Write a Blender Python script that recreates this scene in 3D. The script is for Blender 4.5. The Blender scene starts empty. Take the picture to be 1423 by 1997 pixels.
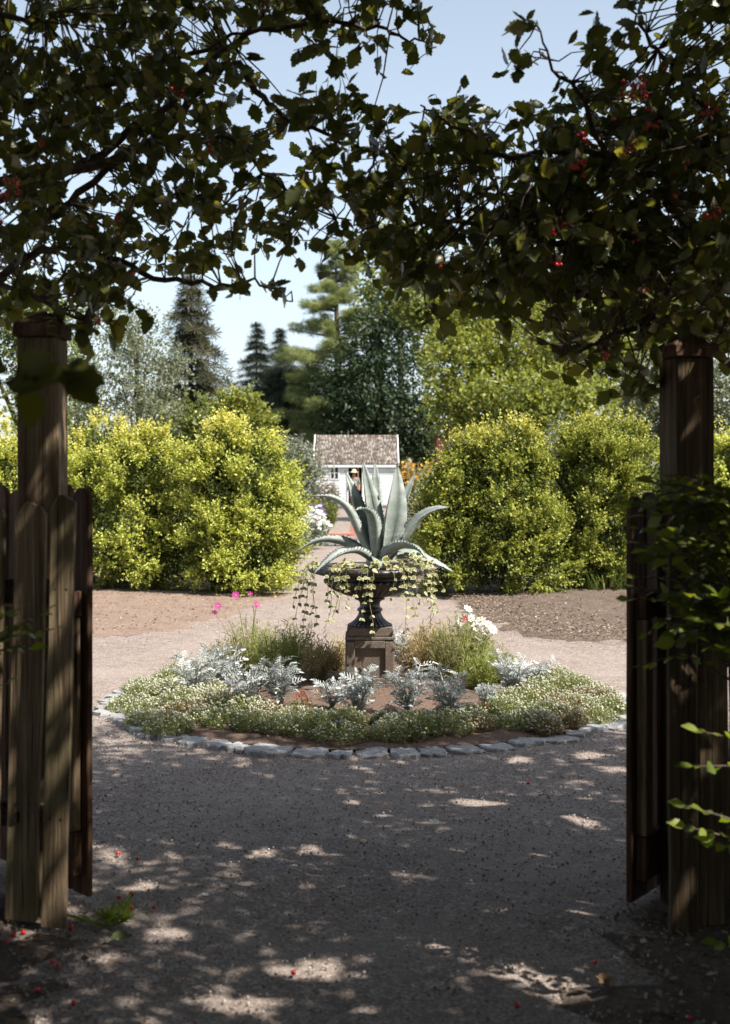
import bpy, bmesh, math, random
import numpy as np
from mathutils import Vector, Matrix

PI = math.pi
R = math.radians
random.seed(7)
rng = np.random.default_rng(11)
scene = bpy.context.scene
col = scene.collection

# ------------------------------------------------------------------ camera
F = 2450.0                      # focal length in photo pixels (1423 x 1997)
CX, HY, CAMZ = 711.5, 925.0, 1.6
cam_d = bpy.data.cameras.new('camera')
cam = bpy.data.objects.new('camera', cam_d)
col.objects.link(cam)
cam.location = (0, 0, CAMZ)
cam.rotation_euler = (R(90), 0, 0)
cam_d.sensor_fit = 'VERTICAL'
cam_d.sensor_height = 36
cam_d.lens = F * 36 / 1997
cam_d.shift_y = -(998.5 - HY) / 1997
cam_d.clip_start = 0.05
cam_d.clip_end = 1000
cam_d.dof.use_dof = True
cam_d.dof.focus_distance = 8.75
cam_d.dof.aperture_fstop = 3.4
scene.camera = cam

# ------------------------------------------------------------------ light
SUN_EL, SUN_A = R(54), R(30)    # elevation; angle behind the +X axis, towards the camera side
to_sun = Vector((math.cos(SUN_A) * math.cos(SUN_EL), -math.sin(SUN_A) * math.cos(SUN_EL), math.sin(SUN_EL)))
world = bpy.data.worlds.new('World')
scene.world = world
world.use_nodes = True
wn = world.node_tree.nodes
wl = world.node_tree.links
bg = wn['Background']
sky = wn.new('ShaderNodeTexSky')
sky.sky_type = 'NISHITA'
sky.sun_disc = False
sky.sun_elevation = SUN_EL
sky.sun_rotation = math.atan2(to_sun.x, to_sun.y)
sky.air_density = 0.9
sky.dust_density = 1.5
sky.ozone_density = 1.0
hsv = wn.new('ShaderNodeHueSaturation')      # thin summer haze: a paler blue
hsv.inputs['Hue'].default_value = 0.488
hsv.inputs['Saturation'].default_value = 0.60
hsv.inputs['Value'].default_value = 0.78
wl.new(sky.outputs[0], hsv.inputs['Color'])
wl.new(hsv.outputs[0], bg.inputs[0])
bg.inputs[1].default_value = 0.15
sun_d = bpy.data.lights.new('sun', 'SUN')
sun_d.energy = 5.0
sun_d.angle = R(0.55)
sun_d.color = (1.0, 0.94, 0.85)
sun = bpy.data.objects.new('sun', sun_d)
col.objects.link(sun)
sun.rotation_euler = to_sun.to_track_quat('Z', 'Y').to_euler()
scene.view_settings.view_transform = 'Standard'
scene.view_settings.look = 'None'
scene.view_settings.gamma = 1.0
scene.view_settings.use_curve_mapping = False
scene.view_settings.exposure = 1.0
scene.cycles.use_denoising = True
scene.cycles.max_bounces = 8
scene.cycles.transmission_bounces = 6

# ------------------------------------------------------------------ helpers
def P(px, py, Y):
    """point of the place seen at photo pixel (px, py) and standing Y metres away"""
    return Vector(((px - CX) / F * Y, Y, CAMZ - (py - HY) / F * Y))

def G(px, py):
    """ground point seen at photo pixel"""
    Y = CAMZ * F / (py - HY)
    return Vector(((px - CX) / F * Y, Y, 0))

def thing(name, label, cat, loc=(0, 0, 0), group=None):
    o = bpy.data.objects.new(name, None)
    col.objects.link(o)
    o.location = loc
    o.empty_display_size = 0.1
    o['label'] = label
    o['category'] = cat
    if group:
        o['group'] = group
    return o

def tag(o, label, cat, group=None):
    o['label'] = label
    o['category'] = cat
    if group:
        o['group'] = group
    return o

def adopt(o, parent):
    if parent is not None:
        o.parent = parent
        t = Vector((0, 0, 0))
        p = parent
        while p is not None and p.type == 'EMPTY':
            t += Vector(p.location)
            p = p.parent
        o.matrix_parent_inverse = Matrix.Translation(-t)
    return o

def link(name, me, parent=None, kind=None):
    o = bpy.data.objects.new(name, me)
    col.objects.link(o)
    adopt(o, parent)
    if kind:
        o['kind'] = kind
    return o

class MB:
    def __init__(self):
        self.v = []
        self.f = []
        self.sm = []
    def add(self, vs, fs, smooth=False):
        b = len(self.v)
        self.v += [tuple(x) for x in vs]
        self.f += [tuple(i + b for i in q) for q in fs]
        self.sm += [smooth] * len(fs)
        return self
    def box(self, c, s, rz=0.0, M=None):
        vs = []
        for dx in (-.5, .5):
            for dy in (-.5, .5):
                for dz in (-.5, .5):
                    p = Vector((dx * s[0], dy * s[1], dz * s[2]))
                    if M is not None:
                        p = M @ p
                    elif rz:
                        p = Matrix.Rotation(rz, 3, 'Z') @ p
                    vs.append(p + Vector(c))
        fs = [(0, 1, 3, 2), (4, 6, 7, 5), (0, 4, 5, 1), (2, 3, 7, 6), (0, 2, 6, 4), (1, 5, 7, 3)]
        return self.add(vs, fs)
    def tube(self, pts, rads, n=6, smooth=True):
        pts = [Vector(p) for p in pts]
        vs, fs = [], []
        m = len(pts)
        for i, p in enumerate(pts):
            d = (pts[min(i + 1, m - 1)] - pts[max(i - 1, 0)])
            if d.length < 1e-7:
                d = Vector((0, 0, 1))
            d.normalize()
            a = d.cross(Vector((0.13, 0.97, 0.2)))
            if a.length < 0.1:
                a = d.cross(Vector((1, 0, 0)))
            a.normalize()
            b = d.cross(a)
            r = rads[i] if hasattr(rads, '__len__') else rads
            for k in range(n):
                t = 2 * PI * k / n
                vs.append(p + a * (math.cos(t) * r) + b * (math.sin(t) * r))
        for i in range(m - 1):
            for k in range(n):
                k2 = (k + 1) % n
                fs.append((i * n + k, i * n + k2, (i + 1) * n + k2, (i + 1) * n + k))
        fs.append(tuple(range(n))[::-1])
        fs.append(tuple((m - 1) * n + k for k in range(n)))
        return self.add(vs, fs, smooth)
    def lathe(self, prof, n=48, c=(0, 0, 0), mod=None, cap=True):
        vs, fs = [], []
        for i, (r, z) in enumerate(prof):
            for k in range(n):
                t = 2 * PI * k / n
                rr = r if mod is None else mod(r, z, t, i)
                vs.append((c[0] + rr * math.cos(t), c[1] + rr * math.sin(t), c[2] + z))
        m = len(prof)
        for i in range(m - 1):
            for k in range(n):
                k2 = (k + 1) % n
                fs.append((i * n + k, i * n + k2, (i + 1) * n + k2, (i + 1) * n + k))
        if cap:
            fs.append(tuple(range(n))[::-1])
            fs.append(tuple((m - 1) * n + k for k in range(n)))
        return self.add(vs, fs, True)
    def build(self, name, mat, parent=None, kind=None, bevel=0.0, seg=1):
        me = bpy.data.meshes.new(name)
        if bevel:
            bm = bmesh.new()
            bv = [bm.verts.new(v) for v in self.v]
            for q in self.f:
                try:
                    bm.faces.new([bv[i] for i in q])
                except ValueError:
                    pass
            bmesh.ops.recalc_face_normals(bm, faces=bm.faces)
            bmesh.ops.bevel(bm, geom=list(bm.edges), offset=bevel, segments=seg, affect='EDGES', clamp_overlap=True)
            bm.to_mesh(me)
            bm.free()
        else:
            me.from_pydata(self.v, [], self.f)
            for p, s in zip(me.polygons, self.sm):
                p.use_smooth = s
        me.materials.append(mat)
        return link(name, me, parent, kind)

# ---- leaf clouds -----------------------------------------------------------
def norm(a):
    return a / np.maximum(np.linalg.norm(a, axis=-1, keepdims=True), 1e-9)

def rand_dirs(n):
    return norm(rng.normal(size=(n, 3)))

def frames(axis, up, size, wid=1.0):
    """(n,3,3) matrices: columns side, axis, normal scaled by leaf size"""
    y = norm(axis)
    x = norm(np.cross(y, up))
    z = np.cross(x, y)
    s = np.asarray(size).reshape(-1, 1)
    return np.stack([x * s * wid, y * s, z * s], axis=2)

def sprays(o, d, L, k, size, spread=0.9, up_bias=0.6, wid=1.0, jit=0.02, sizevar=0.3, droop=0.0, start=0.15):
    """k leaves along each of n shoots. returns pos, mats, t"""
    n = len(o)
    L = np.broadcast_to(np.asarray(L, float).reshape(-1, 1), (n, 1))
    t = np.linspace(start, 1.0, k).reshape(1, k, 1) + rng.uniform(-.04, .04, (n, k, 1))
    pos = o[:, None, :] + d[:, None, :] * t * L[:, None, :]
    pos[..., 2] -= (droop * (t * L[:, None, :]) ** 2)[..., 0]
    pos = pos + rng.normal(0, jit, pos.shape)
    rd = rand_dirs(n * k).reshape(n, k, 3)
    ax = norm(d[:, None, :] * (1 - spread * 0.5) + rd * spread)
    up = norm(rand_dirs(n * k).reshape(n, k, 3) + np.array([0.25, -0.15, 1.0]) * up_bias * 2)
    sz = size * (1 + rng.uniform(-sizevar, sizevar, (n, k)))
    M = frames(ax.reshape(-1, 3), up.reshape(-1, 3), sz.reshape(-1), wid)
    return pos.reshape(-1, 3), M, np.broadcast_to(t, (n, k, 1)).reshape(-1)

def T_diamond(w=0.55):
    return np.array([(0, 0, 0), (w / 2, .45, .04), (0, 1, 0), (-w / 2, .45, .04)], float), [(0, 1, 2, 3)]

def T_oval(w=0.55):
    v = [(0, 0, 0), (w * .42, .25, .05), (w * .5, .55, .06), (0, 1, -.05), (-w * .5, .55, .06), (-w * .42, .25, .05), (0, .5, 0)]
    return np.array(v, float), [(0, 1, 6), (1, 2, 6), (2, 3, 6), (3, 4, 6), (4, 5, 6), (5, 0, 6)]

def T_lobed(seed=0):
    """broad hawthorn leaf: toothed, shallow lobes, folded along the midrib"""
    r = random.Random(seed)
    half = [(0.05, -0.16), (0.06, 0.0), (0.24, 0.06), (0.30, 0.20), (0.40, 0.24), (0.37, 0.36), (0.43, 0.46), (0.32, 0.54), (0.34, 0.66), (0.20, 0.72), (0.17, 0.86), (0.0, 1.0)]
    mid = [(0, -0.16), (0, 0.15), (0, 0.42), (0, 0.68)]
    V, Fc = [], []
    cup = 0.10 + r.uniform(-.04, .05)
    bend = r.uniform(-.12, .02)
    def z(x, y):
        return abs(x) * cup * 2.2 + bend * max(y, 0) ** 2 + r.uniform(-.012, .012)
    for x, y in mid:
        V.append((x, y, z(x, y)))
    for s in (1, -1):
        b = len(V)
        for x, y in half:
            xx = s * x * (1 + r.uniform(-.12, .12))
            yy = y + r.uniform(-.025, .025)
            V.append((xx, yy, z(xx, yy)))
        m_of = [0, 0, 1, 1, 1, 2, 2, 2, 3, 3, 3, 3]
        for i in range(len(half) - 1):
            a, c = b + i, b + i + 1
            Fc.append((m_of[i], a, c) if s > 0 else (m_of[i], c, a))
            if m_of[i] != m_of[i + 1]:
                Fc.append((m_of[i], c, m_of[i + 1]) if s > 0 else (m_of[i], m_of[i + 1], c))
    return np.array(V, float), Fc

def T_pinnate():
    """deeply cut silver leaf"""
    V, Fc = [(0, 0, 0), (0, 1, 0)], []
    V += [(.03, 0, 0), (.025, .95, -.05), (-.03, 0, 0), (-.025, .95, -.05)]
    Fc += [(2, 3, 5, 4)]
    for i in range(4):
        y = .28 + i * .17
        L = .34 - .05 * i
        for s in (1, -1):
            b = len(V)
            V += [(s * .02, y - .05, .0), (s * L * .75, y + .06, .05), (s * L, y + .17, .06), (s * L * .78, y + .13, .05), (s * .02, y + .015, 0)]
            Fc.append((b, b + 1, b + 2, b + 3, b + 4))
    b = len(V)
    V += [(.10, .9, 0), (.08, 1.02, -.04), (0, 1.1, -.06), (-.08, 1.02, -.04), (-.10, .9, 0), (0, .82, 0)]
    Fc.append((b, b + 1, b + 2, b + 3, b + 4, b + 5))
    return np.array(V[2:], float), [tuple(i - 2 for i in q) for q in Fc]

def T_needles(n=6, up=.6, w=.035, seed=1):
    r = random.Random(seed)
    V, Fc = [], []
    for i in range(n):
        a = 2 * PI * i / n + r.uniform(-.3, .3)
        e = r.uniform(.1, 1.0) * up
        d = Vector((math.cos(a) * math.cos(e), .35 + math.sin(a) * math.cos(e), math.sin(e) * .8)).normalized()
        s = d.cross(Vector((0, 0, 1))).normalized() * w
        b = len(V)
        V += [tuple(-s), tuple(d * .6 + s), tuple(d)]
        Fc.append((b, b + 1, b + 2))
    return np.array(V, float), Fc

def leafmesh(name, tmpl, pos, M, mat, rnd=None, tip=None):
    V, Fc = tmpl
    n, k = len(pos), len(V)
    verts = (np.einsum('nij,kj->nki', M, V) + pos[:, None, :]).reshape(-1, 3)
    lens = np.array([len(q) for q in Fc])
    flat = np.concatenate([np.array(q) for q in Fc])
    loops = (flat[None, :] + (np.arange(n) * k)[:, None]).reshape(-1)
    tot = np.tile(lens, n)
    start = np.concatenate([[0], np.cumsum(tot)[:-1]])
    me = bpy.data.meshes.new(name)
    me.vertices.add(len(verts))
    me.vertices.foreach_set('co', verts.astype(np.float32).reshape(-1))
    me.loops.add(len(loops))
    me.loops.foreach_set('vertex_index', loops.astype(np.int32))
    me.polygons.add(len(tot))
    me.polygons.foreach_set('loop_start', start.astype(np.int32))
    me.polygons.foreach_set('loop_total', tot.astype(np.int32))
    if rnd is None:
        rnd = rng.random(n)
    a = me.attributes.new('rnd', 'FLOAT', 'FACE')
    a.data.foreach_set('value', np.repeat(np.asarray(rnd, np.float32), len(Fc)))
    if tip is not None:
        a = me.attributes.new('tip', 'FLOAT', 'FACE')
        a.data.foreach_set('value', np.repeat(np.asarray(tip, np.float32), len(Fc)))
    me.update(calc_edges=True)
    me.materials.append(mat)
    return me

def leaf_obj(name, me, pos, M, parent):
    o = bpy.data.objects.new(name, me)
    col.objects.link(o)
    adopt(o, parent)
    m = Matrix.Identity(4)
    for i in range(3):
        for j in range(3):
            m[i][j] = float(M[i][j])
        m[i][3] = float(pos[i])
    o.matrix_basis = m
    return o

def in_poly(x, y, poly):
    inside = np.zeros(len(x), bool)
    j = len(poly) - 1
    for i in range(len(poly)):
        xi, yi = poly[i]
        xj, yj = poly[j]
        c = ((yi > y) != (yj > y)) & (x < (xj - xi) * (y - yi) / (yj - yi + 1e-9) + xi)
        inside ^= c
        j = i
    return inside

def px_of(p):
    Y = np.maximum(p[:, 1], 1e-3)
    return CX + p[:, 0] / Y * F, HY - (p[:, 2] - CAMZ) / Y * F

# ------------------------------------------------------------------ materials
def new_mat(name):
    m = bpy.data.materials.new(name)
    m.use_nodes = True
    nt = m.node_tree
    return m, nt, nt.nodes['Principled BSDF'], nt.nodes['Material Output']

def ramp(nt, fac, stops):
    r = nt.nodes.new('ShaderNodeValToRGB')
    e = r.color_ramp.elements
    while len(e) < len(stops):
        e.new(0.5)
    for i, (p, c) in enumerate(stops):
        e[i].position = p
        e[i].color = (*c, 1)
    nt.links.new(fac, r.inputs[0])
    return r.outputs[0]

def noise(nt, scale, detail=4, rough=.55, vec=None, dist=0.0):
    t = nt.nodes.new('ShaderNodeTexNoise')
    t.inputs['Scale'].default_value = scale
    t.inputs['Detail'].default_value = detail
    t.inputs['Roughness'].default_value = rough
    t.inputs['Distortion'].default_value = dist
    if vec is not None:
        nt.links.new(vec, t.inputs['Vector'])
    return t

def mix(nt, a, b, fac, mode='MIX'):
    m = nt.nodes.new('ShaderNodeMix')
    m.data_type = 'RGBA'
    m.blend_type = mode
    for sock, val in ((m.inputs[0], fac), (m.inputs[6], a), (m.inputs[7], b)):
        if isinstance(val, (int, float)):
            sock.default_value = val
        elif isinstance(val, tuple):
            sock.default_value = (*val, 1)
        else:
            nt.links.new(val, sock)
    return m.outputs[2]

def bump(nt, b, height, strength=.4, dist=.01, normal=None):
    n = nt.nodes.new('ShaderNodeBump')
    n.inputs['Strength'].default_value = strength
    n.inputs['Distance'].default_value = dist
    nt.links.new(height, n.inputs['Height'])
    if normal is not None:
        nt.links.new(normal, n.inputs['Normal'])
    nt.links.new(n.outputs[0], b.inputs['Normal'])
    return n.outputs[0]

def coords(nt, kind='Object', scale=(1, 1, 1), rand=False):
    tc = nt.nodes.new('ShaderNodeTexCoord')
    mp = nt.nodes.new('ShaderNodeMapping')
    mp.inputs['Scale'].default_value = scale
    nt.links.new(tc.outputs[kind], mp.inputs['Vector'])
    if rand:
        oi = nt.nodes.new('ShaderNodeObjectInfo')
        mu = nt.nodes.new('ShaderNodeMath')
        mu.operation = 'MULTIPLY'
        mu.inputs[1].default_value = 37.0
        nt.links.new(oi.outputs['Random'], mu.inputs[0])
        cb = nt.nodes.new('ShaderNodeCombineXYZ')
        for i in range(3):
            nt.links.new(mu.outputs[0], cb.inputs[i])
        nt.links.new(cb.outputs[0], mp.inputs['Location'])
    return mp.outputs[0]

def geo_pos(nt, scale=(1, 1, 1)):
    g = nt.nodes.new('ShaderNodeNewGeometry')
    mp = nt.nodes.new('ShaderNodeMapping')
    mp.inputs['Scale'].default_value = scale
    nt.links.new(g.outputs['Position'], mp.inputs['Vector'])
    return mp.outputs[0]

def attr(nt, name):
    a = nt.nodes.new('ShaderNodeAttribute')
    a.attribute_name = name
    return a.outputs['Fac']

def leaf_mat(name, stops, transl=.4, rough=.5, tcol=(1.25, 1.2, .6), tip_stops=None, spec=.35, vein=False):
    m, nt, b, out = new_mat(name)
    oi = nt.nodes.new('ShaderNodeObjectInfo')
    ad = nt.nodes.new('ShaderNodeMath')
    ad.operation = 'ADD'
    nt.links.new(attr(nt, 'rnd'), ad.inputs[0])
    nt.links.new(oi.outputs['Random'], ad.inputs[1])
    fr = nt.nodes.new('ShaderNodeMath')
    fr.operation = 'FRACT'
    nt.links.new(ad.outputs[0], fr.inputs[0])
    c = ramp(nt, fr.outputs[0], stops)
    if tip_stops:
        c2 = ramp(nt, fr.outputs[0], tip_stops)
        c = mix(nt, c, c2, attr(nt, 'tip'))
    if vein:
        nz = noise(nt, 30, 3, .6, coords(nt))
        c = mix(nt, c, (.10, .075, .03), ramp(nt, nz.outputs[0], [(.58, (0, 0, 0)), (.75, (.6, .6, .6))]))
    nt.links.new(c, b.inputs['Base Color'])
    b.inputs['Roughness'].default_value = rough
    b.inputs['Specular IOR Level'].default_value = spec
    tr = nt.nodes.new('ShaderNodeBsdfTranslucent')
    tc = mix(nt, c, tcol, 1.0, 'MULTIPLY')
    nt.links.new(tc, tr.inputs['Color'])
    ms = nt.nodes.new('ShaderNodeMixShader')
    ms.inputs[0].default_value = transl
    nt.links.new(b.outputs[0], ms.inputs[1])
    nt.links.new(tr.outputs[0], ms.inputs[2])
    nt.links.new(ms.outputs[0], out.inputs[0])
    return m

def simple_mat(name, c1, c2=None, scale=8, rough=.7, bump_s=.0, bump_d=.005, spec=.3, metal=0, rand=True, detail=5):
    m, nt, b, out = new_mat(name)
    v = coords(nt, rand=rand)
    nz = noise(nt, scale, detail, .6, v)
    nt.links.new(ramp(nt, nz.outputs[0], [(.3, c1), (.7, c2 or c1)]), b.inputs['Base Color'])
    b.inputs['Roughness'].default_value = rough
    b.inputs['Specular IOR Level'].default_value = spec
    b.inputs['Metallic'].default_value = metal
    if bump_s:
        bump(nt, b, nz.outputs[0], bump_s, bump_d)
    return m

def wood_mat(name, dark, light, axis='z', green=None):
    m, nt, b, out = new_mat(name)
    sc = {'z': (34, 34, 1.6), 'y': (34, 1.6, 34), 'x': (1.6, 34, 34)}[axis]
    v = coords(nt, scale=sc, rand=True)
    n1 = noise(nt, 1.0, 8, .68, v, .6)
    v2 = coords(nt, scale=(3, 3, 1.2), rand=True)
    n2 = noise(nt, 1.6, 4, .6, v2)
    c = ramp(nt, n1.outputs[0], [(.28, tuple(q * .4 for q in dark)), (.40, dark), (.55, tuple((a + q) / 2 for a, q in zip(dark, light))), (.75, light)])
    c = mix(nt, c, tuple(q * .55 for q in dark), ramp(nt, n2.outputs[0], [(.45, (0, 0, 0)), (.75, (.8, .8, .8))]))
    if green:
        n3 = noise(nt, 2.2, 4, .6, coords(nt, rand=True))
        c = mix(nt, c, green, ramp(nt, n3.outputs[0], [(.5, (0, 0, 0)), (.75, (.7, .7, .7))]))
    ck = noise(nt, 2.4, 3, .5, coords(nt, scale=tuple(q * (.9 if q > 2 else .35) for q in sc), rand=True), .8)
    c = mix(nt, c, (.012, .008, .006), ramp(nt, ck.outputs[0], [(.62, (0, 0, 0)), (.68, (.9, .9, .9))]))
    nt.links.new(c, b.inputs['Base Color'])
    b.inputs['Roughness'].default_value = .85
    b.inputs['Specular IOR Level'].default_value = .2
    nb = bump(nt, b, n1.outputs[0], 1.0, .008)
    inv = nt.nodes.new('ShaderNodeMath')
    inv.operation = 'SUBTRACT'
    inv.inputs[0].default_value = 1
    nt.links.new(ck.outputs[0], inv.inputs[1])
    bump(nt, b, inv.outputs[0], .8, .01, nb)
    return m

def gravel_mat():
    m, nt, b, out = new_mat('gravel_material')
    p = geo_pos(nt)
    vo = nt.nodes.new('ShaderNodeTexVoronoi')
    vo.inputs['Scale'].default_value = 110
    nt.links.new(p, vo.inputs['Vector'])
    fine = noise(nt, 160, 3, .7, p)
    big = noise(nt, 1.1, 5, .6, p)
    mid = noise(nt, 9, 5, .65, p)
    sep = nt.nodes.new('ShaderNodeSeparateColor')
    nt.links.new(vo.outputs['Color'], sep.inputs[0])
    c = ramp(nt, sep.outputs[0], [(0, (.11, .085, .072)), (.35, (.205, .165, .143)), (.7, (.285, .238, .209)), (1, (.46, .40, .365))])
    g2 = noise(nt, 95, 4, .8, p)
    c = mix(nt, c, (.22, .175, .15), .25)
    c = mix(nt, c, (.10, .075, .064), ramp(nt, g2.outputs[0], [(.52, (0, 0, 0)), (.70, (.75, .75, .75))]))
    c = mix(nt, c, (.42, .37, .335), ramp(nt, g2.outputs[0], [(.30, (.7, .7, .7)), (.42, (0, 0, 0))]))
    c = mix(nt, c, (.13, .097, .08), ramp(nt, mid.outputs[0], [(.46, (0, 0, 0)), (.72, (.7, .7, .7))]))
    c = mix(nt, c, (.29, .245, .215), ramp(nt, big.outputs[0], [(.42, (0, 0, 0)), (.65, (.5, .5, .5))]))
    nt.links.new(c, b.inputs['Base Color'])
    b.inputs['Roughness'].default_value = .95
    b.inputs['Specular IOR Level'].default_value = .15
    n1 = bump(nt, b, vo.outputs['Distance'], .5, .006)
    bump(nt, b, mid.outputs[0], .5, .03, n1)
    return m

def soil_mat(name, a, c2, c3):
    m, nt, b, out = new_mat(name)
    p = geo_pos(nt)
    n1 = noise(nt, 45, 6, .7, p)
    n2 = noise(nt, 3.5, 5, .6, p)
    c = ramp(nt, n1.outputs[0], [(.3, a), (.55, c2), (.75, c3)])
    c = mix(nt, c, a, ramp(nt, n2.outputs[0], [(.45, (0, 0, 0)), (.75, (.7, .7, .7))]))
    nt.links.new(c, b.inputs['Base Color'])
    b.inputs['Roughness'].default_value = .95
    b.inputs['Specular IOR Level'].default_value = .15
    bump(nt, b, n1.outputs[0], .8, .02)
    return m

M_gravel = gravel_mat()
M_soil = soil_mat('bed_soil_material', (.085, .055, .041), (.165, .112, .085), (.26, .19, .15))
M_dirt = soil_mat('dirt_material', (.15, .10, .078), (.25, .185, .145), (.33, .255, .205))
M_mulch = soil_mat('mulch_material', (.068, .050, .038), (.145, .11, .087), (.24, .19, .155))
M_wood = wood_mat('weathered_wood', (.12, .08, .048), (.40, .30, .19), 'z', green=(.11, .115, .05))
M_wood_shaded = wood_mat('shaded_brown_wood', (.045, .03, .018), (.15, .105, .06), 'z')  # shade put into the wood colour of the right post and fence
M_wood_red = wood_mat('reddish_wood', (.07, .035, .022), (.19, .115, .075), 'z')
M_wood_rail = wood_mat('rail_wood', (.07, .045, .032), (.20, .145, .105), 'y')
M_wood_x = wood_mat('fence_rail_wood', (.07, .045, .032), (.20, .145, .105), 'x')
M_bark = simple_mat('hawthorn_bark', (.05, .035, .026), (.15, .115, .09), 30, .9, .6, .004)
M_treebark = simple_mat('tree_bark', (.04, .03, .022), (.10, .08, .06), 12, .9, .5, .02)
M_haw = leaf_mat('hawthorn_leaf', [(0, (.055, .070, .024)), (.5, (.10, .115, .038)), (.86, (.15, .16, .058)), (1, (.24, .21, .07))], .40, .34, (1.7, 1.6, .5), vein=True, spec=.6)
M_haw_plain = leaf_mat('hawthorn_leaf_distant', [(0, (.045, .055, .02)), (.6, (.082, .092, .032)), (1, (.14, .14, .05))], .30, .5, (1.5, 1.5, .45))
M_berry = simple_mat('berry_red', (.50, .010, .018), (.60, .025, .02), 6, .25, spec=.6)
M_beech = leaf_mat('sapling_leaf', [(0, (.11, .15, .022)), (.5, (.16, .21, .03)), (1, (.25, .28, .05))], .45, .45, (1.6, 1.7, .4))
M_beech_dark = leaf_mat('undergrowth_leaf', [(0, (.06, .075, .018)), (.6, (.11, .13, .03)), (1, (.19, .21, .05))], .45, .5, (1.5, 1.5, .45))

# ------------------------------------------------------------------ ground
def build_ground():
    xs = np.concatenate([[-400, -150, -60, -25], np.linspace(-9, 9, 150), [25, 60, 150, 400]])
    ys = np.concatenate([[-60, -20, -6], np.linspace(0, 24, 200), [32, 45, 70, 120, 220, 500]])
    X, Y = np.meshgrid(xs, ys)
    Z = .006 * np.sin(X * 2.3 + 1.1 * Y) * np.sin(Y * 1.7 - .6 * X) + .004 * np.sin(5.1 * X - 2.2) * np.sin(4.3 * Y + X)
    Z *= np.exp(-(np.maximum(np.abs(X) - 7, 0)) ** 2) * np.exp(-(np.maximum(Y - 20, 0)) ** 2) * (Y > -1)
    Z = Z - .010
    nx, ny = len(xs), len(ys)
    v = np.stack([X, Y, Z], -1).reshape(-1, 3)
    f = [(j * nx + i, j * nx + i + 1, (j + 1) * nx + i + 1, (j + 1) * nx + i) for j in range(ny - 1) for i in range(nx - 1)]
    me = bpy.data.meshes.new('ground')
    me.from_pydata(v.tolist(), [], f)
    me.materials.append(M_gravel)
    for p in me.polygons:
        p.use_smooth = True
    o = link('ground', me, None, 'structure')
    return o
build_ground()

def mound(name, pts, z0, h, mat, wob=.16, rings=9, edge=None):
    """low heap with an uneven outline, thin at its edge"""
    pts = [Vector(p) for p in pts]
    n0 = len(pts)
    ring = []
    for i in range(n0):
        a, b = pts[i], pts[(i + 1) % n0]
        m = max(2, int((b - a).length / .11))
        for k in range(m):
            ring.append(a.lerp(b, k / m))
    c = sum(ring, Vector()) / len(ring)
    n = len(ring)
    ph = [random.uniform(0, 6.28) for _ in range(5)]
    out = []
    for i, p in enumerate(ring):
        w = sum(math.sin(i * (.21 + .37 * q) + ph[q]) for q in range(5)) / 3 + random.uniform(-.6, .6)
        d = (p - c)
        out.append(p + d.normalized() * w * wob)
    vs = []
    for k in range(rings):
        t = k / rings
        for i, p in enumerate(out):
            q = p.lerp(c, t)
            z = z0 + h * (1 - (1 - t) ** 3.5) + (random.uniform(-.012, .012) if k else 0)
            vs.append((q.x, q.y, z))
    vs.append((c.x, c.y, z0 + h))
    fs = []
    for k in range(rings - 1):
        for i in range(n):
            j = (i + 1) % n
            fs.append((k * n + i, k * n + j, (k + 1) * n + j, (k + 1) * n + i))
    for i in range(n):
        fs.append(((rings - 1) * n + i, (rings - 1) * n + (i + 1) % n, n * rings))
    mb = MB()
    mb.add(vs, fs, True)
    return mb.build(name, mat, None, 'structure')

# dirt and mulch strips in front of the hedges
mound('dirt_strip', [G(-150, 1245), G(180, 1243), G(330, 1232), G(450, 1205), G(540, 1172), G(545, 1156), G(300, 1138), G(-200, 1138)], -.014, .05, M_dirt)
mound('mulch_strip', [G(930, 1205), G(1000, 1232), G(1110, 1248), G(1240, 1252), G(1500, 1250), G(1500, 1140), G(1200, 1140), G(860, 1150), G(850, 1166)], -.014, .07, M_mulch)
mound('hedge_soil', [Vector((-12, 16.6, 0)), Vector((-1.2, 16.9, 0)), Vector((-.95, 20, 0)), Vector((-12, 20, 0))], -.006, .05, M_mulch)
mound('hedge_soil', [Vector((.9, 16.4, 0)), Vector((12, 16.4, 0)), Vector((12, 20, 0)), Vector((.8, 20, 0))], -.006, .05, M_mulch)
M_mould = soil_mat('leaf_mould_material', (.06, .044, .034), (.125, .096, .077), (.22, .178, .148))
mound('leaf_mould', [G(1190, 1800), G(1235, 1720), G(1320, 1660), Vector((2.6, 4.9, 0)), Vector((2.6, 2.3, 0)), Vector((.75, 2.3, 0)), G(1200, 2060), G(1172, 1960), G(1180, 1870)], -.014, .035, M_mould)
mound('leaf_mould', [G(180, 1770), G(205, 1830), G(130, 1880), G(60, 1960), G(-60, 2080), Vector((-2.6, 2.9, 0)), Vector((-2.6, 5.2, 0)), G(100, 1730)], -.014, .03, M_mould)
M_lawn = soil_mat('far_lawn_material', (.035, .05, .015), (.07, .09, .025), (.11, .12, .04))
def sheet(name, pts, z, mat):
    MB().add([(p[0], p[1], z) for p in pts], [tuple(range(len(pts)))]).build(name, mat, None, 'structure')
sheet('lawn', [(-380, 20.4), (-1.6, 20.4), (-3.5, 64), (-5, 480), (-380, 480)], .006, M_lawn)
sheet('lawn', [(380, 20.4), (380, 480), (3.5, 480), (3.0, 64), (1.3, 20.4)], .006, M_lawn)

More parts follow.
